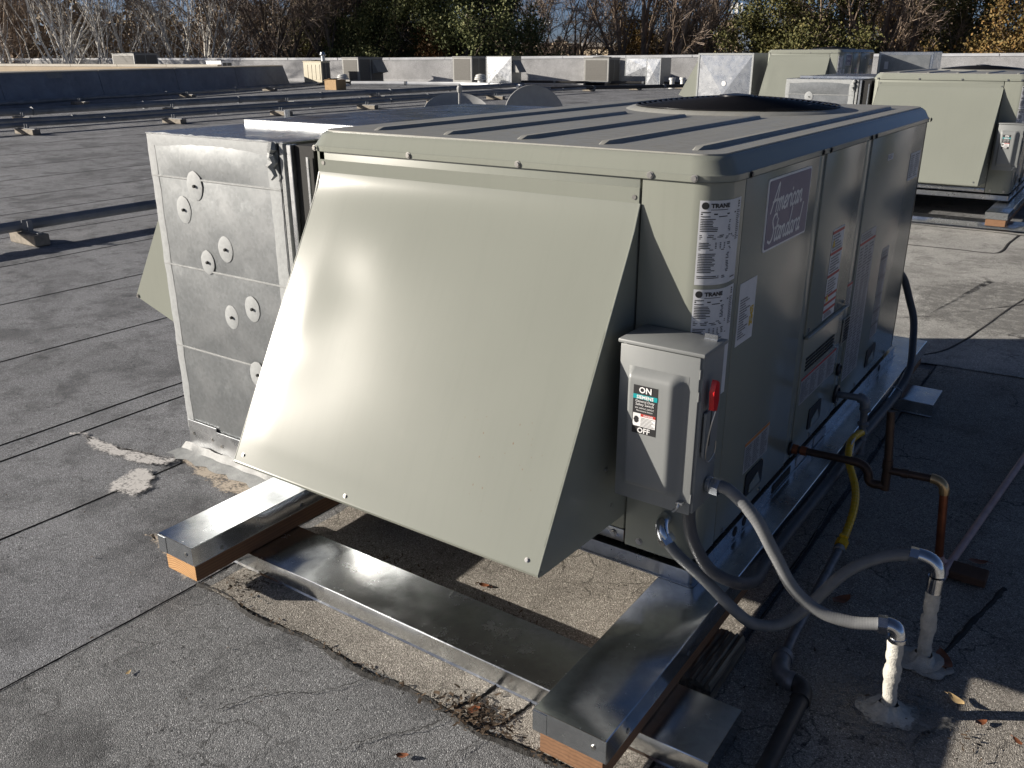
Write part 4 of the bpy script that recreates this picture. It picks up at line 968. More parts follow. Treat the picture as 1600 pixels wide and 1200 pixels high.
m = MB(); nut(m, (0.478, 0.272, 0.072+ZB), (1, 0.1, 0), 0.023, 0.022); elbow(m, (0.498, 0.278, 0.074+ZB), (0.548, 0.283, 0.076+ZB), (0.550, 0.280, 0.030+ZB), 0.019); m.lathe([(0.0205, 0), (0.0205, 0.045)], (0.549, 0.280, -0.018+ZB), 14, (0, 0, 1)); m.build('end_fitting', MATS['bright_steel'], t)
C3 = zz([(0.001, -0.06, 0.236), (0.004, -0.06, 0.176), (0.024, -0.06, 0.113), (0.068, -0.05, 0.047), (0.126, -0.01, 0.008), (0.140, 0.10, -0.040), (0.116, 0.28, -0.082), (0.112, 0.57, -0.088), (0.112, 1.01, -0.100), (0.112, 1.37, -0.090), (0.112, 1.90, -0.100), (0.110, 2.15, -0.06), (0.075, 2.33, 0.03), (0.050, 2.40, 0.114), (0.020, 2.40, 0.198), (-0.013, 2.37, 0.300), (-0.05, 2.325, 0.36)])
t = thing('flexible_conduit', 'dark conduit looping from the switch box bottom and running along the capped sleeper', 'conduit', C3[0])
ribbed(C3, 0.0165).build('jacket', MATS['conduit_dark'], t)
for y in (0.32, 1.9):
    m = MB(); m.tube([(0.0915, y, ZB-0.062), (0.115, y, ZB-0.064), (0.133, y, ZB-0.075), (0.134, y, ZB-0.11), (0.110, y, ZB-0.118), (0.0915, y, ZB-0.116)], 0.003, 6); m.build('strap', MATS['galvanised'], t)
# gas line
t = thing('gas_line', 'yellow coated gas connector hanging from steel fittings on the unit side', 'gas pipe', (0.1, 1.31, 0.1))
m = MB(); m.tube(zz([(0.0, 1.31, 0.075), (0.088, 1.31, 0.078)]), 0.013, 12); elbow(m, (0.083, 1.31, 0.078+ZB), (0.113, 1.31, 0.080+ZB), (0.111, 1.31, 0.045+ZB), 0.019); m.tube(zz([(0.111, 1.31, 0.05), (0.113, 1.31, -0.045)]), 0.0135, 12)
for z in (0.038, -0.02, -0.062, -0.085): m.lathe([(0.018, 0), (0.021, 0.003), (0.021, 0.012), (0.018, 0.015)], (0.113, 1.31, z+ZB-0.008), 12, (0, 0, 1))
m.tube(zz([(0.113, 1.31, -0.045), (0.117, 1.31, -0.135)]), 0.017, 12); m.lathe([(0.019, 0), (0.019, 0.012)], (0.117, 1.31, ZB-0.143), 12, (0, 0, 1)); m.tube(zz([(0.113, 1.31, -0.055), (0.116, 1.292, -0.052)]), 0.016, 10)
m.build('steel_fittings', MATS['iron_pipe'], t)
YF = zz([(0.116, 1.295, -0.052), (0.119, 1.22, -0.030), (0.116, 1.13, -0.030), (0.140, 1.03, -0.056), (0.193, 0.93, -0.098), (0.222, 0.82, -0.118), (0.231, 0.72, -0.151), (0.235, 0.63, -0.168)])
P = catmull(YF, 30); m = MB(); m.tube(P, [0.0125*(1+0.06*math.sin(i*1.3)) for i in range(len(P))], 10); m.build('yellow_connector', MATS['yellow_flex'], t)
m = MB(); nut(m, (0.234, 0.665, -0.163+ZB), (0.02, -0.9, -0.18), 0.019, 0.035); m.box(0.222, 0.246, 0.655, 0.672, ZB-0.19, ZB-0.14, 0.003); m.build('flare_nut', MATS['yellow_flex'], t)
m = MB(); m.box(0.1255, 0.1270, 1.10, 1.15, ZB-0.075, ZB-0.012); m.build('paper_tag', MATS['label_white'], t, False)
m = MB(); m.tube(zz([(0.236, 0.63, -0.170), (0.246, 0.153, -0.205), (0.252, 0.035, -0.212)]), 0.0135, 12); m.lathe([(0.016, 0), (0.018, 0.004), (0.018, 0.02), (0.015, 0.022)], (0.236, 0.625, ZB-0.170), 12, (0, -1, -0.08)); m.build('steel_pipe', MATS['iron_pipe'], t)
m = MB(); elbow(m, (0.250, 0.055, ZB-0.210), (0.255, -0.030, ZB-0.214), (0.305, -0.030, ZB-0.210), 0.024); m.lathe([(0.027, 0), (0.027, 0.016)], (0.251, 0.045, ZB-0.210), 14, (0, 1, 0)); m.lathe([(0.026, 0), (0.026, 0.014)], (0.292, -0.030, ZB-0.210), 14, (1, 0, 0)); m.build('pipe_elbow', MATS['iron_pipe'], t)
m = MB(); elbow(m, (0.300, -0.030, ZB-0.210), (0.340, -0.030, ZB-0.210), (0.340, -0.075, ZB-0.210), 0.023); m.tube([(0.340, -0.07, ZB-0.210), (0.345, -0.30, ZB-0.212), (0.350, -0.85, ZB-0.212), (0.37, -6.5, ZB-0.212)], 0.0205, 14); m.lathe([(0.025, 0), (0.025, 0.014)], (0.340, -0.075, ZB-0.210), 14, (0, -1, 0)); m.build('black_pipe', MATS['black_pipe'], t)
# condensate drain with trap, standing vent and copper drop
t = thing('condensate_drain', 'darkened copper drain pipe with trap and open vent leaving the unit side', 'pipe', (0.49, 0.79, 0.03))
D = 0.79
m = MB(); m.tube(zz([(0.0, D, 0.049), (0.205, D, 0.056)]), 0.0125, 12); elbow(m, (0.195, D, 0.056+ZB), (0.255, D, 0.060+ZB), (0.255, D, 0.012+ZB), 0.0145); elbow(m, (0.255, D, 0.02+ZB), (0.256, D, -0.008+ZB), (0.285, D, -0.004+ZB), 0.0145); m.tube(zz([(0.28, D, -0.004), (0.308, D, -0.002)]), 0.0145, 12)
m.tube(zz([(0.309, D, -0.014), (0.306, D, 0.086), (0.291, D, 0.251)]), [0.0145, 0.0135, 0.0125], 12); m.lathe([(0.016, 0), (0.016, 0.03)], (0.307, D, 0.06+ZB), 12, (-0.05, 0, 1)); m.tube(zz([(0.308, D, 0.054), (0.445, D, 0.061)]), 0.0125, 12); m.lathe([(0.015, 0), (0.015, 0.02)], (0.35, D, 0.056+ZB), 12, (1, 0, 0.05))
m.build('tarnished_run', MATS['old_copper'], t)
m = MB(); m.lathe([(0.0165, 0), (0.0165, 0.026), (0.0125, 0.027)], (0.0, D, 0.049+ZB), 14, (1, 0, 0)); m.lathe([(0.0155, 0), (0.0155, 0.02)], (0.035, D, 0.050+ZB), 12, (1, 0, 0)); m.build('adapter', MATS['copper'], t)
m = MB(); elbow(m, (0.435, D, 0.061+ZB), (0.478, D, 0.064+ZB), (0.478, D, 0.020+ZB), 0.0155); m.build('soldered_elbow', MATS['solder'], t)
m = MB(); m.tube(zz([(0.478, D, 0.022), (0.498, D, -0.200)]), 0.0128, 12); m.build('copper_drop', MATS['copper'], t)
m = MB(); elbow(m, (0.498, D, -0.19+ZB), (0.500, D, -0.222+ZB), (0.530, D+0.02, -0.222+ZB), 0.0155); m.tube([(0.523, D-0.09, 0.030), (0.530, D+0.02, 0.030), (0.631, 1.812, 0.030), (0.74, 3.1, 0.030), (1.2, 10.0, 0.030)], 0.0125, 12); m.build('drain_run', MATS['pale_pipe'], t)
m = MB(); m.box(0.535, 0.640, 0.745, 0.825, 0.0142, 0.040, 0.004); tag(m.build('pipe_block', MATS['old_block_dark'], None, loc=(0.58, 0.78, 0.014)), 'small brown wood block on the roof behind the farther white stub', 'wood block')
# weathered offcut
o = MB(); n = 12
for i in range(9):
    pass
rr = random.Random(8); x0, x1, y0, y1 = 0.060, 0.150, -0.185, 0.055; L0 = []
for j in range(19):
    f = j/18; L0.append([(x0+(x1-x0)*i/16, y0+(y1-y0)*f, (0.058 if i not in (0, 16) else 0.0145)+(0 if i in (0, 16) else (0.004*math.sin(i*2.4)-0.003*(i % 3 == 0))+0.0015*math.sin(j*0.8+i))) for i in range(17)])
o.loft(L0, closed=False); o.face(L0[0]); o.face(L0[-1])
tag(o.build('lumber_offcut', MATS['weathered_wood'], None, True, 50, loc=(0.105, -0.065, 0.0142)), 'weathered split grey lumber offcut beside the capped sleeper', 'lumber')
b = MB(); b.box(-0.74, -0.56, -0.16, -0.08, 0.0135, 0.016, 0.001); b.bm.free()

# ------------------------------------------------------------------ dry leaves and litter
def leaf(p, size, ang, m, label, seed):
    rr = random.Random(seed); c = Vector(p); ca, sa = math.cos(ang), math.sin(ang); rows = []
    for i in range(7):
        u = i/6*2-1; w = 0.42*math.sqrt(max(0.0, 1-u*u))*(1.15-0.3*u)+0.01
        row = []
        for s in (-1, 0, 1):
            lx, ly = u*size, s*w*size; hz = size*(0.10*s*s+0.18*u*u)*rr.uniform(0.7, 1.2)
            row.append((c.x+lx*ca-ly*sa, c.y+lx*sa+ly*ca, c.z+0.002+hz))
        rows.append(row)
    q = MB(); q.loft(rows, closed=False)
    st_ = c+Vector((ca, sa, 0))*size; q.tube([st_+Vector((0, 0, 0.004)), st_+Vector((ca, sa, 0))*size*0.5+Vector((0, 0, 0.003))], 0.0008, 4)
    tag(q.build('dry_leaf', MATS[m], None, True, 80, loc=p), label, 'leaf')
leaf((-0.37, -0.76, 0.009), 0.016, 0.6, 'leaf_dry', 'reddish dry leaf lying alone on grey roof below the tar line', 1)
leaf((-1.16, -0.95, 0.009), 0.010, 2.0, 'leaf_pale', 'tiny pale wood chip of a leaf on grey roof at lower left', 2)
leaf((-0.32, -0.55, 0.016), 0.022, 1.3, 'leaf_dry', 'curled orange leaf caught in debris on the tar line', 3)
leaf((-0.62, -0.10, 0.014), 0.018, 0.2, 'leaf_dry', 'orange leaf at the hood shadow edge behind the cross beam', 4)
leaf((0.72, 0.12, 0.009), 0.017, 0.9, 'leaf_dry', 'red leaf at the edge of the sunlit patch at lower right', 5)
leaf((0.655, 0.165, 0.014), 0.024, 2.6, 'leaf_pale', 'pale tan leaf in shadow right of the nearer white stub', 6)
leaf((0.60, 0.31, 0.014), 0.042, 1.9, 'leaf_dry', 'big brown leaf in shadow against the farther stub foot', 7)
leaf((0.60, 0.90, 0.012), 0.030, 0.4, 'leaf_dry', 'brown leaf in shadow at the right beside the pale drain run', 8)
leaf((0.30, 0.44, 0.014), 0.035, 1.1, 'leaf_dry', 'dark brown leaf in shadow under the sagging conduit', 9)
leaf((0.80, 0.10, 0.009), 0.014, 2.4, 'leaf_dry', 'red leaf in the sunlit patch at the right picture edge', 10)
rs = np.random.RandomState(3); V = []
def litter(cx, cy, sx, sy, n, z0, lo=0.004, hi=0.013):
    for i in range(n):
        x, y = cx+rs.randn()*sx, cy+rs.randn()*sy; a = rs.rand()*6.28; l = rs.uniform(lo, hi); w = l*rs.uniform(0.12, 0.5); z = z0+abs(rs.randn())*0.004
        d = np.array([math.cos(a), math.sin(a), rs.uniform(-0.4, 0.4)])*l; e = np.array([-math.sin(a), math.cos(a), rs.uniform(-0.4, 0.4)])*w; p = np.array([x, y, z+0.003])
        V.append([p-d-e*0.5, p+d-e, p+d*0.7+e, p-d+e])
litter(-0.30, -0.555, 0.05, 0.025, 230, 0.013, 0.003, 0.011); litter(-0.9, -0.588, 0.25, 0.008, 90, 0.0125, 0.002, 0.007); litter(-0.45, -0.585, 0.2, 0.008, 90, 0.0125, 0.002, 0.007); litter(-1.22, -0.50, 0.05, 0.04, 160, 0.0125, 0.002, 0.008)
litter(-0.75, -0.17, 0.20, 0.04, 130, 0.0125, 0.002, 0.008); litter(-0.05, -0.57, 0.05, 0.02, 80, 0.0125, 0.002, 0.008); litter(-0.95, -0.16, 0.06, 0.03, 70, 0.0125, 0.002, 0.008)
litter(-0.5, -0.19, 0.3, 0.02, 70, 0.0125, 0.002, 0.008); litter(0.35, 0.15, 0.2, 0.2, 40, 0.0125, 0.002, 0.008); litter(-0.5, -0.85, 0.5, 0.25, 40, 0.008, 0.002, 0.005); litter(-2.2, -0.4, 0.4, 0.3, 50, 0.008, 0.002, 0.006); litter(0.75, 0.0, 0.08, 0.06, 24, 0.009, 0.002, 0.008)
tag(tris_mesh('leaf_litter', V, 4, MATS['litter']), 'scattered needles and leaf crumbs along the tar line and beams', 'leaf litter', kind='stuff')
# ------------------------------------------------------------------ the two like units farther down the row
def relabel(o, label): o['label'] = label; return o
O2 = (-0.146, 7.548, 0.02)
U2 = relabel(copy_tree(UNIT, O2), 'same kind of beige rooftop air conditioner standing behind at the right picture edge')
relabel(copy_tree(SWITCH, O2), 'grey safety switch box on the rear unit at the right picture edge')
relabel(copy_tree(SLB, (O2[0], O2[1], 0)), 'capped sleeper with orange wood end under the rear unit at right')
relabel(copy_tree(SLA, (O2[0], O2[1], 0)), 'capped sleeper under the far corner of the rear unit at right')
c2 = relabel(make_cross_sleeper('x', -0.440, -0.235), 'cross beam in the shade below the rear unit at right'); c2.location = Vector(c2.location)+Vector((O2[0], O2[1], 0))
DUCT = [o for o in COL.objects if o.name.startswith('supply_duct')][0]
relabel(copy_tree(DUCT, (O2[0]-0.02, O2[1], 0.0)), 'sealed sheet metal duct joined to the rear unit at right')
O3 = (-3.871, 15.037, 0.239)
relabel(copy_tree(UNIT, O3), 'farthest beige unit with intake hood, standing behind the fan guard')
cb = MB(); cb.box(-W+O3[0]-0.02, O3[0]+0.02, O3[1]-0.02, O3[1]+L+0.02, 0.0, 0.195+O3[2]-0.002, 0.01); tag(cb.build('roof_curb', MATS['wall_membrane'], None, loc=(O3[0]-W/2, O3[1]+L/2, 0)), 'roofed curb that raises the farthest beige unit off the roof', 'curb')
# its cross-broken transition duct
def xbreak(name, label, x0, x1, y0, y1, z0, z1, hoodx=None, depth=0.03, cat='duct', mast=True):
    t = thing(name, label, cat, ((x0+x1)/2, (y0+y1)/2, z0))
    cx, cz = (x0+x1)/2, (z0+z1)/2
    b = MB(); b.box(x0, x1, y0+depth, y1, z0, z1); b.build('duct_body', MATS['duct_metal'], t, False)
    q = MB(); c = (cx, y0+depth*0.1, cz); cr = [(x0, y0+depth, z0), (x1, y0+depth, z0), (x1, y0+depth, z1), (x0, y0+depth, z1)]
    for i in range(4): q.face([cr[i], cr[(i+1) % 4], c])
    q.build('crossbroken_panel', MATS['galvanised'], t, False)
    w = 0.035
    for a in ((x0, x0+w, z0, z1), (x1-w, x1, z0, z1), (x0+w, x1-w, z1-w, z1)):
        e = MB(); e.box(a[0], a[1], y0+depth-0.012, y0+depth+0.003, a[2], a[3], 0.003); e.build('mastic_band' if mast else 'frame_edge', MATS['mastic_light'], t)
    return t
t = xbreak('transition_duct', 'bright transition duct with a diagonal crease left of the farthest unit', -6.62, -5.50, O3[1]+0.05, O3[1]+1.2, 0.0, 1.50)
for x, z in ((-6.05, 0.95), (-5.85, 0.72)):
    q = MB(); q.lathe([(0.05, 0), (0.045, 0.012), (0.002, 0.016)], (x, O3[1]+0.062, z), 12, (0, -1, 0)); q.build('sealant_dab', MATS['print_white'], t)
rh = MB(); P3 = [(-6.62, 1.38), (-7.0, 0.72), (-6.62, 0.60)]; rh.loft([[(x, O3[1]+0.1, z) for x, z in P3], [(x, O3[1]+0.9, z) for x, z in P3]]); rh.build('relief_hood', UP, t, False)
# metal service box behind the farthest unit
t = thing('service_cabinet', 'grey metal service cabinet standing between the two rear units', 'cabinet', (-3.2, 17.5, 0))
b = MB(); b.box(-3.75, -2.75, 17.2, 18.0, 0.05, 1.52, 0.01); b.build('cabinet_body', MATS['galvanised'], t)
b = MB(); b.box(-3.70, -2.80, 17.188, 17.199, 0.12, 1.46, 0.004); b.build('cabinet_door', MATS['duct_metal'], t)
b = MB(); b.box(-3.62, -3.55, 17.180, 17.187, 1.2, 1.34, 0.002); b.build('nameplate', MATS['label_white'], t)

# ------------------------------------------------------------------ far rooftop equipment
def far_unit(label, cx, cy, w, d, h, paint, coil_front=True, hood=False, z0=0.12, group=None, dark_side=True):
    """cx, cy: front right corner on the roof"""
    t = thing('condensing_unit', label, 'air conditioner', (cx-w/2, cy+d/2, 0.0), group)
    P = MATS[paint]
    b = MB(); b.box(cx-w, cx, cy, cy+d, z0, h-0.03, 0.015, 1); b.build('cabinet', P, t)
    l = MB(); l.box(cx-w-0.02, cx+0.02, cy-0.02, cy+d+0.02, h-0.05, h, 0.015, 1); l.build('lid', P, t)
    if coil_front:
        q = MB(); q.box(cx-w+0.10, cx-0.12, cy-0.008, cy+0.004, z0+0.10, h-0.12); cg = q.build('coil_guard', MATS['coil_grey'], t, False)
        for i in range(9):
            q = MB(); zq = z0+0.12+(h-z0-0.26)*i/8; q.box(cx-w+0.09, cx-0.11, cy-0.014, cy-0.009, zq-0.004, zq+0.004); q.build('guard_bar', MATS['coil_grey'], cg, False)
    q = MB(); q.box(cx-0.004, cx+0.008, cy+0.08, cy+d*0.46, z0+0.06, h-0.10); q.box(cx-0.004, cx+0.008, cy+d*0.5, cy+d-0.08, z0+0.06, h-0.10); q.build('shaded_side', MATS['coil_grey'] if dark_side else P, t, False)  # dark panels put the shade of this face into its colour
    f = MB(); f.lathe([(min(w, d)*0.42, 0), (min(w, d)*0.40, 0.025), (0.02, 0.05)], (cx-w/2, cy+d/2, h), 20); f.build('fan_guard', MATS['black_wire'], t)
    for xx in (cx-w+0.06, cx-0.14):
        s = MB(); s.box(xx, xx+0.09, cy-0.12, cy+d+0.12, 0.0, z0-0.002); s.build('skid', MATS['old_block'], t, False)
    if hood:
        hh = MB(); P3 = [(cy+d*0.50, h-0.15), (cy+d*0.50, h-0.15)]
        hh.loft([[(cx+0.009, y, h-0.12), (cx+0.40, y, z0+0.45), (cx+0.009, y, z0+0.38)] for y in (cy+d*0.55, cy+d*0.97)]); hh.build('intake_hood', P, t, False)
    return t
far_unit('olive grey condenser rising above the divider wall at the far left', -43.2, 26.9, 2.0, 1.4, 1.50, 'far_grey')
far_unit('low pale box just showing over the divider wall right of the far left condenser', -37.6, 28.0, 1.2, 0.7, 1.14, 'coping_metal', False)
t = far_unit('cream coloured boxy unit beside the end of the divider wall', -32.99, 30.33, 1.28, 0.61, 1.12, 'cream_paint', False)
q = MB(); q.tube([(-33.1, 30.6, 1.12), (-33.1, 30.6, 1.42)], 0.10, 10); q.lathe([(0.13, 0), (0.15, 0.05), (0.11, 0.16), (0.02, 0.2)], (-33.1, 30.6, 1.36), 12); q.build('flue', MATS['galvanised'], t)
for i in range(4):
    q = MB(); q.box(-34.15+i*0.28, -33.95+i*0.28, 30.318, 30.332, 0.25, 0.95); q.build('louver_panel', MATS['cream_paint'], t, False)
far_unit('dark grey unit with a side intake hood right of the cream unit', -32.03, 31.95, 1.15, 1.79, 1.28, 'far_grey', True, True)
far_unit('condenser with brown coil face left of the mushroom vent by the duct', -26.60, 34.16, 1.20, 1.17, 1.32, 'far_grey')
far_unit('condenser with brown coil face left of the silver far transition duct', -20.54, 36.9, 1.37, 1.1, 1.26, 'far_grey')
xbreak('transition_duct', 'silver duct beside the mushroom vent in front of the far parapet', -25.46, -24.0, 33.78, 34.6, 0.0, 1.33)
b = MB(); b.prism([(33.9, 1.15), (34.5, 1.15), (34.5, 0.62), (33.9, 0.62)], lambda u, v, w: (-23.99+w*(1 if v < 0.9 else 0.02), u, v), 0.0, 0.36); tag(b.build('vent_hood', MATS['far_grey'], None, False, loc=(-23.8, 34.2, 0.62)), 'small grey hood on the side of the far silver duct', 'hood')
xbreak('transition_duct', 'silver far transition duct with crossing creases left of two white pipes', -19.69, -17.67, 36.9, 37.6, 0.45, 1.25)
xbreak('duct_riser', 'narrow silver duct riser at the end of the far transition duct', -18.35, -17.62, 36.4, 36.85, 0.0, 1.25)
def mushroom(x, y, label):
    t = thing('roof_vent', label, 'vent', (x, y, 0), 'white mushroom roof vents')
    m = MB(); m.lathe([(0.34, 0), (0.34, 0.10), (0.14, 0.14), (0.14, 0.34)], (x, y, 0), 20); m.build('vent_base', MATS['white_enamel'], t)
    for k, (a, z) in enumerate(((0.30, 0.30), (0.27, 0.38), (0.23, 0.46))):
        m = MB(); m.lathe([(a, 0), (a, 0.04), (a*0.72, 0.075), (0.02, 0.10)], (x, y, z), 20); m.build('vent_cap', MATS['white_enamel'], t)
mushroom(-31.24, 30.0, 'white mushroom vent between the cream unit and the dark hooded unit')
mushroom(-25.3, 33.1, 'white mushroom vent between the brown faced condenser and silver duct')
for k, (x, y, lab) in enumerate(((-16.456, 35.2, 'left one of two short white vent pipes before the far parapet'), (-16.275, 35.9, 'right one of two short white vent pipes before the far parapet'))):
    m = MB(); m.lathe([(0.15, 0), (0.11, 0.06), (0.10, 0.08), (0.10, 0.36), (0.14, 0.36), (0.14, 0.45), (0.02, 0.46)], (x, y, 0), 16); tag(m.build('vent_pipe', MATS['white_enamel'], None, loc=(x, y, 0)), lab, 'vent pipe', 'short white vent pipes')
t = thing('cardboard_box', 'tan box standing on the roof past the divider wall end', 'box', (-28.1, 26.6, 0))
b = MB(); b.box(-28.65, -27.95, 26.3, 26.9, 0.0, 0.42, 0.01); b.build('carton', MATS['cardboard'], t)
b = MB(); b.box(-28.70, -28.3, 26.28, 26.92, 0.42, 0.43, 0, rot=Matrix.Rotation(R(-12), 3, 'Y')); b.build('flap', MATS['cardboard'], t)
# galvanised stack
m = MB(); m.lathe([(0.14, 0), (0.06, 0.05), (0.045, 0.06), (0.045, 0.72), (0.035, 0.72), (0.034, 0.66)], (-9.94, 7.52, 0), 14); tag(m.build('vent_stack', MATS['bright_steel'], None, loc=(-9.94, 7.52, 0)), 'slim silver vent stack showing over the duct top', 'vent pipe')

# ------------------------------------------------------------------ pipe runs on blocks
def support(x, y, label, w=0.30, d=0.12, h=0.10, rz=0.0):
    t = thing('pipe_support', label, 'pipe support', (x, y, 0), 'wood blocks under the roof pipes')
    b = MB(); b.box(x-w/2, x+w/2, y-d/2, y+d/2, 0.0075, h, 0.008, 1, Matrix.Rotation(rz, 3, 'Z')); b.build('block', MATS['old_block'], t)
    b = MB(); b.box(x-w*0.45, x+w*0.45, y-0.02, y+0.02, h, h+0.012); b.box(x-0.05, x-0.042, y-0.02, y+0.02, h, h+0.10); b.box(x+0.042, x+0.05, y-0.02, y+0.02, h, h+0.10); b.build('strap', MATS['pipe_zinc'], t, False)
def pipe_run(label, pts, r, m='pipe_zinc', coup=3.0):
    t = thing('roof_pipe', label, 'pipe', pts[0], 'pipes running across the roof')
    q = MB(); P = []
    for a, b in zip(pts, pts[1:]):
        a, b = Vector(a), Vector(b); k = max(1, int((b-a).length/1.5)); P += [a+(b-a)*i/k+Vector((0.015*math.sin(i*1.3+a.x), 0, 0.008*math.sin(i*2.1))) for i in range(k)]
    P.append(Vector(pts[-1])); q.tube(P, r, 10); q.build('pipe', MATS[m], t)
    for a, b in zip(pts, pts[1:]):
        a, b = Vector(a), Vector(b); L_ = (b-a).length; k = int(L_/coup)
        for i in range(k):
            c = a+(b-a)*((i+0.5)/max(k, 1)); s = MB(); s.lathe([(r*1.18, -0.05), (r*1.18, 0.05)], c, 10, (b-a).normalized()); s.build('coupling', MATS['pipe_zinc'], t)
    return t
pipe_run('nearest roof pipe, raised on a block at the left picture edge', [(-6.98, -3.5, 0.15), (-6.98, 9.5, 0.15)], 0.045)
for y, lab in ((1.85, 'wood block under the nearest roof pipe at the left edge'), (5.1, 'wood block under the nearest roof pipe hidden side of the duct'), (-1.5, 'wood block under the nearest roof pipe outside the left edge')):
    if y > 0 and y < 3: support(-6.90, y, lab, 0.42, 0.13, 0.105)
for x, r, lab, z in ((-17.9, 0.05, 'nearest of three parallel roof pipes at middle left', 0.16), (-19.2, 0.05, 'middle of three parallel roof pipes at middle left', 0.16), (-20.9, 0.085, 'thickest and farthest of three parallel roof pipes at middle left', 0.24)):
    pipe_run(lab, [(x, 2.0, z), (x-0.2, 14, z), (x+0.1, 30, z)], r)
for k, y in enumerate((7.5, 10.9, 14.1, 17.3, 20.4, 23.6)): support(-17.6, y, ('first', 'second', 'third', 'fourth', 'fifth', 'sixth')[k]+' block from the left under the three parallel roof pipes', 0.7, 0.16, 0.11)
for k, y in enumerate((9.0, 13.0, 17.0, 21.0)): support(-20.6, y, ('first', 'second', 'third', 'fourth')[k]+' block from the left under the thick rear roof pipe', 0.7, 0.16, 0.15)
pipe_run('roof pipe running along the foot of the divider wall', [(-26.2, 9.0, 0.16), (-28.6, 20.0, 0.16), (-31.2, 28.2, 0.16)], 0.07)
for k, (x, y) in enumerate(((-26.9, 14.0), (-28.2, 18.9), (-29.9, 24.2))): support(x+0.15, y, ('left', 'middle', 'right')[k]+' block under the pipe at the divider wall foot', 0.75, 0.18, 0.10)
pipe_run('pale roof pipe slanting away in front of the far condensers', [(-29.5, 28.8, 0.2), (-24.5, 30.6, 0.2), (-20.5, 29.4, 0.2)], 0.08, 'coping_metal')
pipe_run('dark roof pipe laid along the foot of the far parapet', [(-25.39, 35.9, 0.14), (-16.97, 38.2, 0.14), (-12.0, 39.6, 0.14)], 0.06, 'black_pipe')
pipe_run('dark roof pipe crossing the pale roof behind the satellite dishes', [(-20.3, 29.0, 0.14), (-18.9, 29.6, 0.14), (-15.43, 35.6, 0.14)], 0.075, 'black_pipe')
for k, (x, y) in enumerate(((-18.2, 31.0), (-17.1, 33.0), (-16.0, 35.2))): support(x, y, ('left', 'middle', 'right')[k]+' block under the dark pipe behind the satellite dishes', 0.5, 0.2, 0.08)

# ------------------------------------------------------------------ satellite dishes
def dish(label, c, R_, nrm, squash, lettered=False):
    t = thing('satellite_dish', label, 'satellite dish', (c[0], c[1], 0.0), 'satellite dishes behind the unit')
    n = Vector(nrm).normalized(); a = n.cross(Vector((0, 0, 1))).normalized(); b = a.cross(n); C = Vector(c)
    m = MB(); rows = []
    for r_, off in ((1.0, 0.0), (1.02, -0.012), (0.98, -0.03), (0.75, -0.085), (0.4, -0.13), (0.02, -0.145), (0.02, -0.138), (0.4, -0.120), (0.75, -0.075), (0.98, -0.012)):
        rows.append([C+(a*math.cos(2*math.pi*k/36)+b*math.sin(2*math.pi*k/36)*squash)*r_*R_+n*off*R_*1.6 for k in range(36)])
    rows.append(rows[0]); m.loft(rows, False, False); m.build('reflector', MATS['dish_grey'], t, True, 50)
    m = MB(); m.tube([C-n*R_*0.22, Vector((c[0], c[1], 0.25))-n*0.05, (c[0], c[1], 0.0075)], 0.022, 10); m.build('mast', MATS['pipe_zinc'], t)
    m = MB(); m.tube([C-b*R_*squash*0.98, C+n*R_*1.1-b*R_*0.4], 0.014, 8); m.lathe([(0.03, 0), (0.035, 0.05), (0.02, 0.09)], C+n*R_*1.12-b*R_*0.4, 12, n); m.build('feed_arm', MATS['dish_grey'], t)
    for k in range(4):
        aa = 2*math.pi*k/4; m = MB(); m.box(c[0]-0.06+0.24*math.cos(aa), c[0]+0.06+0.24*math.cos(aa), c[1]-0.06+0.24*math.sin(aa), c[1]+0.06+0.24*math.sin(aa), 0.0075, 0.07, 0.01); m.build('ballast', MATS['old_block'], t)
    if lettered:
        q = MB(); rr = random.Random(2)
        for k in range(9):
            if k == 6: continue
            u = -0.75+k*0.13; q.face([C+(a*(u+du)+b*dv)*R_+n*(-0.02*R_) for du, dv in ((0, 0.02), (0.08, 0.02), (0.08, 0.16), (0, 0.16))])
        q.build('lettering', MATS['print_black'], t, False)
dish('upright grey satellite dish standing taller behind the beige unit lid', (-6.15, 8.60, 0.70), 0.43, (0.72, -0.62, 0.32), 1.0)
dish('tilted grey satellite dish with dark lettering low behind the unit lid', (-6.40, 7.18, 0.82), 0.42, (0.42, -0.45, 0.80), 0.9, True)
# lamp posts, mast, far buildings beyond the parapet
def lamp(x, y, top, label):
    t = thing('street_lamp', label, 'street lamp', (x, y, -5.2), 'lamp posts beyond the parapet')
    m = MB(); m.tube([(x, y, -5.2), (x, y, top)], [0.11, 0.07], 10); m.build('post', MATS['coping_metal'], t)
    m = MB(); m.box(x-0.55, x+0.25, y-0.15, y+0.15, top, top+0.16, 0.03); m.build('lamp_head', MATS['coping_metal'], t)
    m = MB(); m.box(x-0.5, x-0.05, y-0.1, y+0.1, top-0.03, top-0.002); m.build('lens', MATS['label_white'], t)
lamp(-41.9, 59.5, 3.45, 'left one of two pale lamp posts beyond the far parapet'); lamp(-45.1, 70.2, 3.85, 'right one of two pale lamp posts beyond the far parapet')
t = thing('cell_tower', 'thin grey cell tower with panel antennas against the sky at right', 'tower', (-79.5, 203.0, -5.2))
m = MB(); m.tube([(-79.5, 203, -5.2), (-79.5, 203, 12.2)], [0.35, 0.22], 10); m.build('mast', MATS['far_grey'], t)
for k in range(6):
    a = 2*math.pi*k/6; m = MB(); x, y = -79.5+1.25*math.cos(a), 203+1.25*math.sin(a); m.box(x-0.18, x+0.18, y-0.12, y+0.12, 9.4, 11.6, 0.03); m.tube([(-79.5, 203, 10.5), (x, y, 10.5)], 0.06, 6); m.build('antenna', MATS['white_enamel'], t)
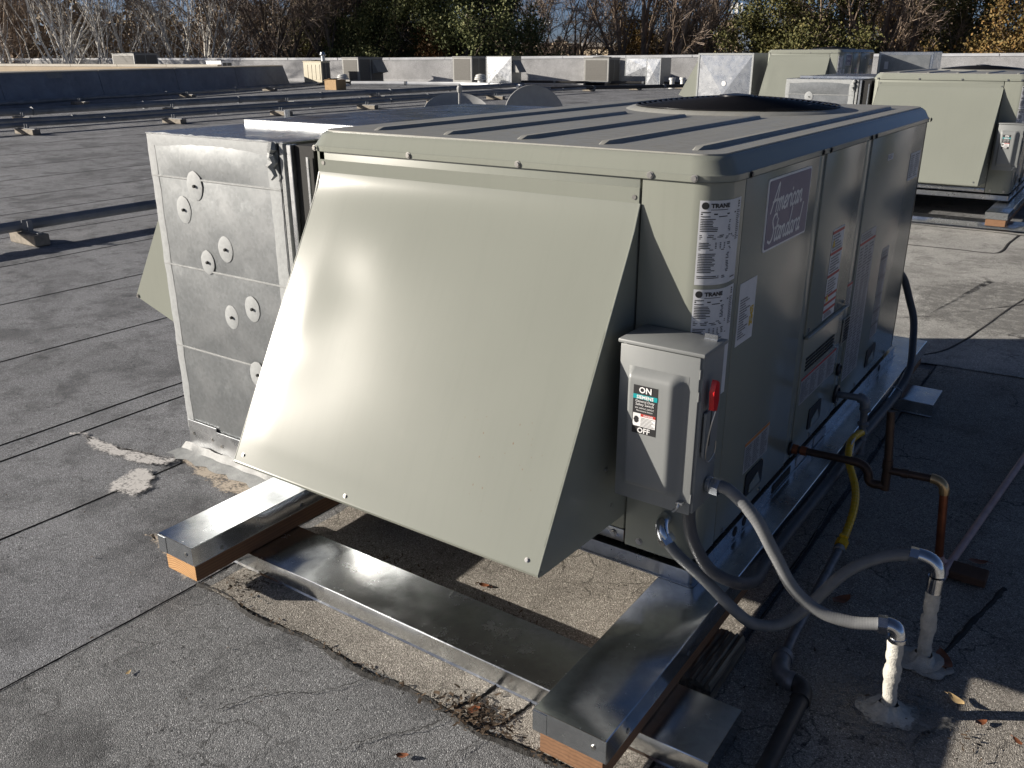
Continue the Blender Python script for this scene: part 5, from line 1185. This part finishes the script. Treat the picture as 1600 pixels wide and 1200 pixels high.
def building(label, x0, x1, y0, y1, h, mw, mr, wins, over=0.5):
    t = thing('far_building', label, 'building', ((x0+x1)/2, (y0+y1)/2, -5.2))
    b = MB(); b.box(x0, x1, y0, y1, -5.2, h); b.build('wall', MATS[mw], t, False)
    b = MB(); b.box(x0-over, x1+over, y0-over, y1+over, h, h+0.45, 0.05); b.build('roof', MATS[mr], t)
    for i in range(wins):
        xa = x0+(x1-x0)*(i+0.2)/wins; xb = x0+(x1-x0)*(i+0.8)/wins
        b = MB(); b.box(xa, xb, y0-0.03, y0+0.05, h-2.2, h-0.7); w_ = b.build('window', MATS['window_glass'], t, False)
        b = MB(); b.box(xa-0.06, xb+0.06, y0-0.08, y0-0.031, h-2.32, h-2.2); b.box((xa+xb)/2-0.03, (xa+xb)/2+0.03, y0-0.06, y0-0.031, h-2.2, h-0.7); b.build('frame', MATS['coping_metal'], w_, False)
building('long flat roofed tan building seen through bare trees beyond the parapet', -62, -46, 86, 98, 1.95, 'stucco', 'stucco_grey', 8)
building('sunlit tan wall of a small building right of the left lamp post', -44.5, -42.9, 66.0, 72, 1.75, 'stucco', 'stucco', 1, 0.1)
building('low building with a bright white roof edge behind the bare trunks', -70, -60.5, 66, 76, 1.75, 'stucco_grey', 'white_enamel', 5)
# ------------------------------------------------------------------ trees
GZ = -5.2
def quads_from(P, D, E): return np.stack([P-D-E, P+D-E, P+D+E, P-D+E], 1)
def grow(seed, height, trunk_r, stems, levels, spread, upness, first=0.25, nkids=(4, 4, 4), lean=0.15, wig=0.10):
    """limb skeleton: list of (points, radii); returns limbs and twig anchor points"""
    rr = random.Random(seed); limbs = []; tips = []
    def branch(p, d, length, r, lvl):
        n = 6 if lvl == 0 else (5 if lvl == 1 else 4); P = [p]; rs = [r]; q = Vector(p); dd = Vector(d)
        for i in range(n):
            dd = (dd+Vector((rr.gauss(0, wig), rr.gauss(0, wig), rr.gauss(0, wig*0.6)+upness*0.08))).normalized()
            q = q+dd*length/n; P.append(q.copy()); rs.append(r*(1-0.75*(i+1)/n))
        limbs.append((P, rs, lvl))
        if lvl >= levels:
            tips.extend((P[k], (P[k]-P[k-1]).normalized()) for k in range(1, len(P))); return
        for k in range(nkids[min(lvl, len(nkids)-1)]):
            f = first+(1-first)*(k+rr.random()*0.8)/nkids[min(lvl, len(nkids)-1)] if lvl == 0 else 0.25+0.72*(k+rr.random())/nkids[min(lvl, len(nkids)-1)]
            f = min(f, 0.98); i = min(int(f*n), n-1); w = f*n-i; pp = P[i]*(1-w)+P[i+1]*w
            ax = (P[i+1]-P[i]).normalized(); side = ax.orthogonal().normalized(); side.rotate(Matrix.Rotation(rr.uniform(0, 6.283), 3, ax))
            nd = (ax*(1-spread)+side*spread*1.15+Vector((0, 0, upness*0.3))).normalized()
            branch(pp, nd, length*rr.uniform(0.42, 0.62)*(1.15-0.45*f), rs[i]*0.62, lvl+1)
        branch(P[-1], dd, length*0.40, rs[-1], lvl+1)
    for s in range(stems):
        a = 6.283*s/max(stems, 1)+rr.random(); ln = lean*(1 if stems > 1 else 0.3)
        branch(Vector((0.25*math.cos(a)*(stems > 1), 0.25*math.sin(a)*(stems > 1), GZ)), Vector((ln*math.cos(a)*rr.uniform(0.6, 1.4), ln*math.sin(a)*rr.uniform(0.6, 1.4), 1)).normalized(), height*rr.uniform(0.62, 0.75), trunk_r*rr.uniform(0.8, 1.1), 0)
    return limbs, tips
def tree(name, label, at, seed, height, trunk_r, stems, levels, spread, upness, bark_m, crown_m, ntw, tw_len, tw_w, leaf=None, first=0.25, nkids=(5, 4, 3), lean=0.15, group='trees beyond the roof', wig=0.10):
    t = thing(name, label, 'tree', (at[0], at[1], GZ), group)
    limbs, tips = grow(seed, height, trunk_r, stems, levels, spread, upness, first, nkids, lean, wig)
    off = Vector((at[0], at[1], 0)); m = MB()
    for P, rs, lvl in limbs:
        m.tube([p+off for p in P], [max(r_, 0.012) for r_ in rs], 7 if lvl == 0 else (5 if lvl == 1 else 4), False)
    m.build('trunk', MATS[bark_m], t, True, 80)
    rs_ = np.random.RandomState(seed); T = np.array([p[:] for p, d in tips]); Dd = np.array([d[:] for p, d in tips])
    idx = rs_.randint(0, len(T), ntw)
    base = T[idx]+rs_.randn(ntw, 3)*0.06
    if leaf is None:
        d = Dd[idx]+rs_.randn(ntw, 3)*0.65; d /= np.linalg.norm(d, axis=1)[:, None]; ln = tw_len*rs_.uniform(0.4, 1.2, ntw)[:, None]
        e = np.cross(d, rs_.randn(ntw, 3)); e /= np.linalg.norm(e, axis=1)[:, None]
        Q = quads_from(base+d*ln/2, d*ln/2, e*tw_w)
    else:
        base = T[idx]+rs_.randn(ntw, 3)*leaf; d = rs_.randn(ntw, 3); d /= np.linalg.norm(d, axis=1)[:, None]
        e = np.cross(d, rs_.randn(ntw, 3)); e /= np.linalg.norm(e, axis=1)[:, None]; s = rs_.uniform(0.6, 1.3, ntw)[:, None]
        Q = quads_from(base, d*s*tw_len, e*s*tw_w)
    Q = Q+np.array([at[0], at[1], 0])
    tris_mesh('crown', Q, 4, MATS[crown_m], t)
    return t
def put(src, x, y, rz, sc, label):
    c = copy_tree(src); c.location = (x, y, GZ); c.rotation_euler = (0, 0, rz); c.scale = (sc, sc, sc); c['label'] = label; return c
CX, CY = 0.748, -1.922
def polar(px, d, dz=0):
    """ground point in the direction of an image column at horizontal distance d"""
    az = YAW+math.atan((px-800)/1365.48*0.985); return CX+d*math.sin(az), CY+d*math.cos(az)
birch = tree('birch_tree', 'leaning white stemmed bare birch at the far left edge', polar(85, 62), 11, 15, 0.16, 4, 2, 0.42, 0.5, 'bark_birch', 'twig_pale', 1500, 0.9, 0.010, None, 0.3, (5, 4), 0.34)
birchB = tree('birch_tree', 'white stemmed bare birch cluster right of the leftmost birch', polar(165, 60), 12, 15, 0.15, 4, 2, 0.38, 0.7, 'bark_birch', 'twig_pale', 1500, 0.9, 0.010, None, 0.3, (5, 4), 0.26)
put(birch, *polar(345, 61), 2.1, 1.0, 'largest white birch cluster above the right half of the divider wall')
put(birchB, *polar(235, 63), 1.0, 0.95, 'slender white birch between the two birch clusters at left')
put(birchB, *polar(310, 66), 4.0, 1.0, 'thin white birch just left of the largest birch cluster')
bare = tree('bare_tree', 'dark bare tree with spreading limbs above the divider wall end', polar(455, 60), 21, 15, 0.24, 3, 3, 0.5, 0.35, 'bark_dark', 'twig_brown', 5500, 0.8, 0.013, None, 0.22, (5, 4, 3), 0.22)
bareB = tree('bare_tree', 'tall straight trunked bare tree behind the dark hooded unit', polar(545, 58), 22, 16, 0.26, 3, 3, 0.35, 0.7, 'bark_dark', 'twig_brown', 5500, 0.8, 0.013, None, 0.25, (5, 4, 3), 0.10)
bareC = tree('bare_tree', 'many stemmed brown bare tree right of centre beyond the parapet', polar(1010, 57), 23, 15, 0.30, 6, 3, 0.38, 0.6, 'bark_brown', 'twig_brown', 5500, 0.8, 0.013, None, 0.2, (4, 4, 3), 0.24)
put(bareC, *polar(1345, 56), 1.3, 1.0, 'many stemmed bare tree rising behind the farthest beige unit')
put(bare, *polar(880, 66), 2.0, 0.95, 'thin bare tree against the pale hills beyond the parapet')
put(bareB, *polar(590, 64), 2.6, 1.0, 'straight bare tree just left of the dense evergreen')
put(bareB, *polar(1080, 66), 4.4, 0.9, 'bare tree right of the many stemmed brown tree')
put(bare, *polar(815, 70), 3.4, 0.9, 'rusty bare tree right of the dense evergreen')
put(bare, *polar(400, 70), 5.0, 1.0, 'dark bare tree behind the birches')
put(bareC, *polar(20, 68), 0.4, 1.0, 'brown bare tree at the upper left picture corner')
put(bareC, *polar(1420, 66), 3.9, 0.95, 'bare tree between the green tree and the autumn tree at right')
ever = tree('evergreen_tree', 'dense dark evergreen tree behind the parapet near the centre', polar(705, 54), 31, 12.5, 0.30, 1, 3, 0.62, 0.15, 'bark_dark', 'leaf_green', 52000, 0.06, 0.036, 0.32, 0.30, (10, 5, 4), 0.1)
put(ever, *polar(640, 57), 2.2, 0.85, 'olive evergreen tree left of the dense evergreen')
green = tree('leafy_tree', 'olive green leafy tree behind the farthest beige unit', polar(1245, 55), 32, 12, 0.26, 2, 3, 0.60, 0.15, 'bark_brown', 'leaf_olive', 52000, 0.055, 0.034, 0.30, 0.25, (8, 5, 4), 0.15)
put(green, *polar(1490, 60), 1.9, 1.0, 'olive green tree behind the right hand unit')
autumn = tree('leafy_tree', 'orange brown autumn tree at the upper right corner', polar(1570, 54), 33, 12, 0.26, 2, 3, 0.60, 0.15, 'bark_brown', 'leaf_autumn', 48000, 0.055, 0.034, 0.30, 0.22, (8, 5, 4), 0.15)
rust = tree('leafy_tree', 'small rust leaved tree at the foot of the dense evergreen', polar(668, 53.5), 34, 8.5, 0.12, 1, 3, 0.40, 0.2, 'bark_brown', 'leaf_rust', 6000, 0.055, 0.034, 0.3, 0.25, (6, 4, 3), 0.15)
put(green, *polar(555, 74), 0.7, 1.0, 'green tree far behind the straight bare trunks')
put(autumn, *polar(1440, 72), 2.9, 1.0, 'yellow brown tree far behind the rear unit')
put(autumn, *polar(985, 68), 1.2, 0.9, 'brown leaved tree behind the many stemmed bare tree')
# trees the right-hand side of the unit mirrors, past the right edge of the picture
put(green, 20, 44, 0.3, 1.0, 'green tree right of the picture, past the roof edge'); put(bareC, 30, 34, 1.3, 1.0, 'bare tree right of the picture, past the roof edge'); put(autumn, 36, 20, 2.3, 1.0, 'autumn tree right of the picture, past the roof edge')
# the far wood behind them: one mass of twigs and brush
rs_ = np.random.RandomState(77); N = 40000
px = rs_.uniform(-150, 1800, N); dens = np.ones(N)
topz = 5.6-2.6/(1+np.exp(-(px-640)/50.0))+0.9*np.sin(px*0.017)+1.1*np.sin(px*0.051+1)+0.7*np.sin(px*0.13)
gap = np.exp(-((px-915)/48.0)**2)*5.2+np.exp(-((px-1160)/26.0)**2)*4.6+np.exp(-((px-845)/14.0)**2)*1.6+np.exp(-((px-480)/30.0)**2)*1.2
topz = topz-gap
zz_ = GZ+(topz-GZ)*rs_.beta(1.6, 1.0, N)
d = rs_.uniform(76, 96, N); az = YAW+np.arctan((px-800)/1365.48*0.985)
P = np.stack([CX+d*np.sin(az), CY+d*np.cos(az), zz_], 1)
D = rs_.randn(N, 3); D[:, 2] = np.abs(D[:, 2])*1.3; D /= np.linalg.norm(D, axis=1)[:, None]; E = np.cross(D, rs_.randn(N, 3)); E /= np.linalg.norm(E, axis=1)[:, None]
ln = rs_.uniform(0.15, 0.55, N)[:, None]; wd = rs_.uniform(0.04, 0.12, N)[:, None]
tag(tris_mesh('woodland', quads_from(P, D*ln, E*wd), 4, MATS['wood_mass']), 'dim brown wood and brush filling the view behind the trees', 'woodland', kind='stuff')
for o in COL.objects:      # fine print and pinholes: too small to pick apart
    if o.name.split('.')[0] in ('print', 'brand_lettering', 'mesh_holes', 'stamp_mark', 'lettering'): o['kind'] = 'stuff'
# ------------------------------------------------------------------ render settings
cy = scene.cycles
cy.use_denoising = True; cy.denoiser = 'OPENIMAGEDENOISE'; cy.denoising_input_passes = 'RGB_ALBEDO_NORMAL'
cy.max_bounces = 6; cy.diffuse_bounces = 3; cy.glossy_bounces = 4; cy.sample_clamp_indirect = 6.0; cy.caustics_reflective = True; cy.blur_glossy = 0.5
scene.render.film_transparent = False
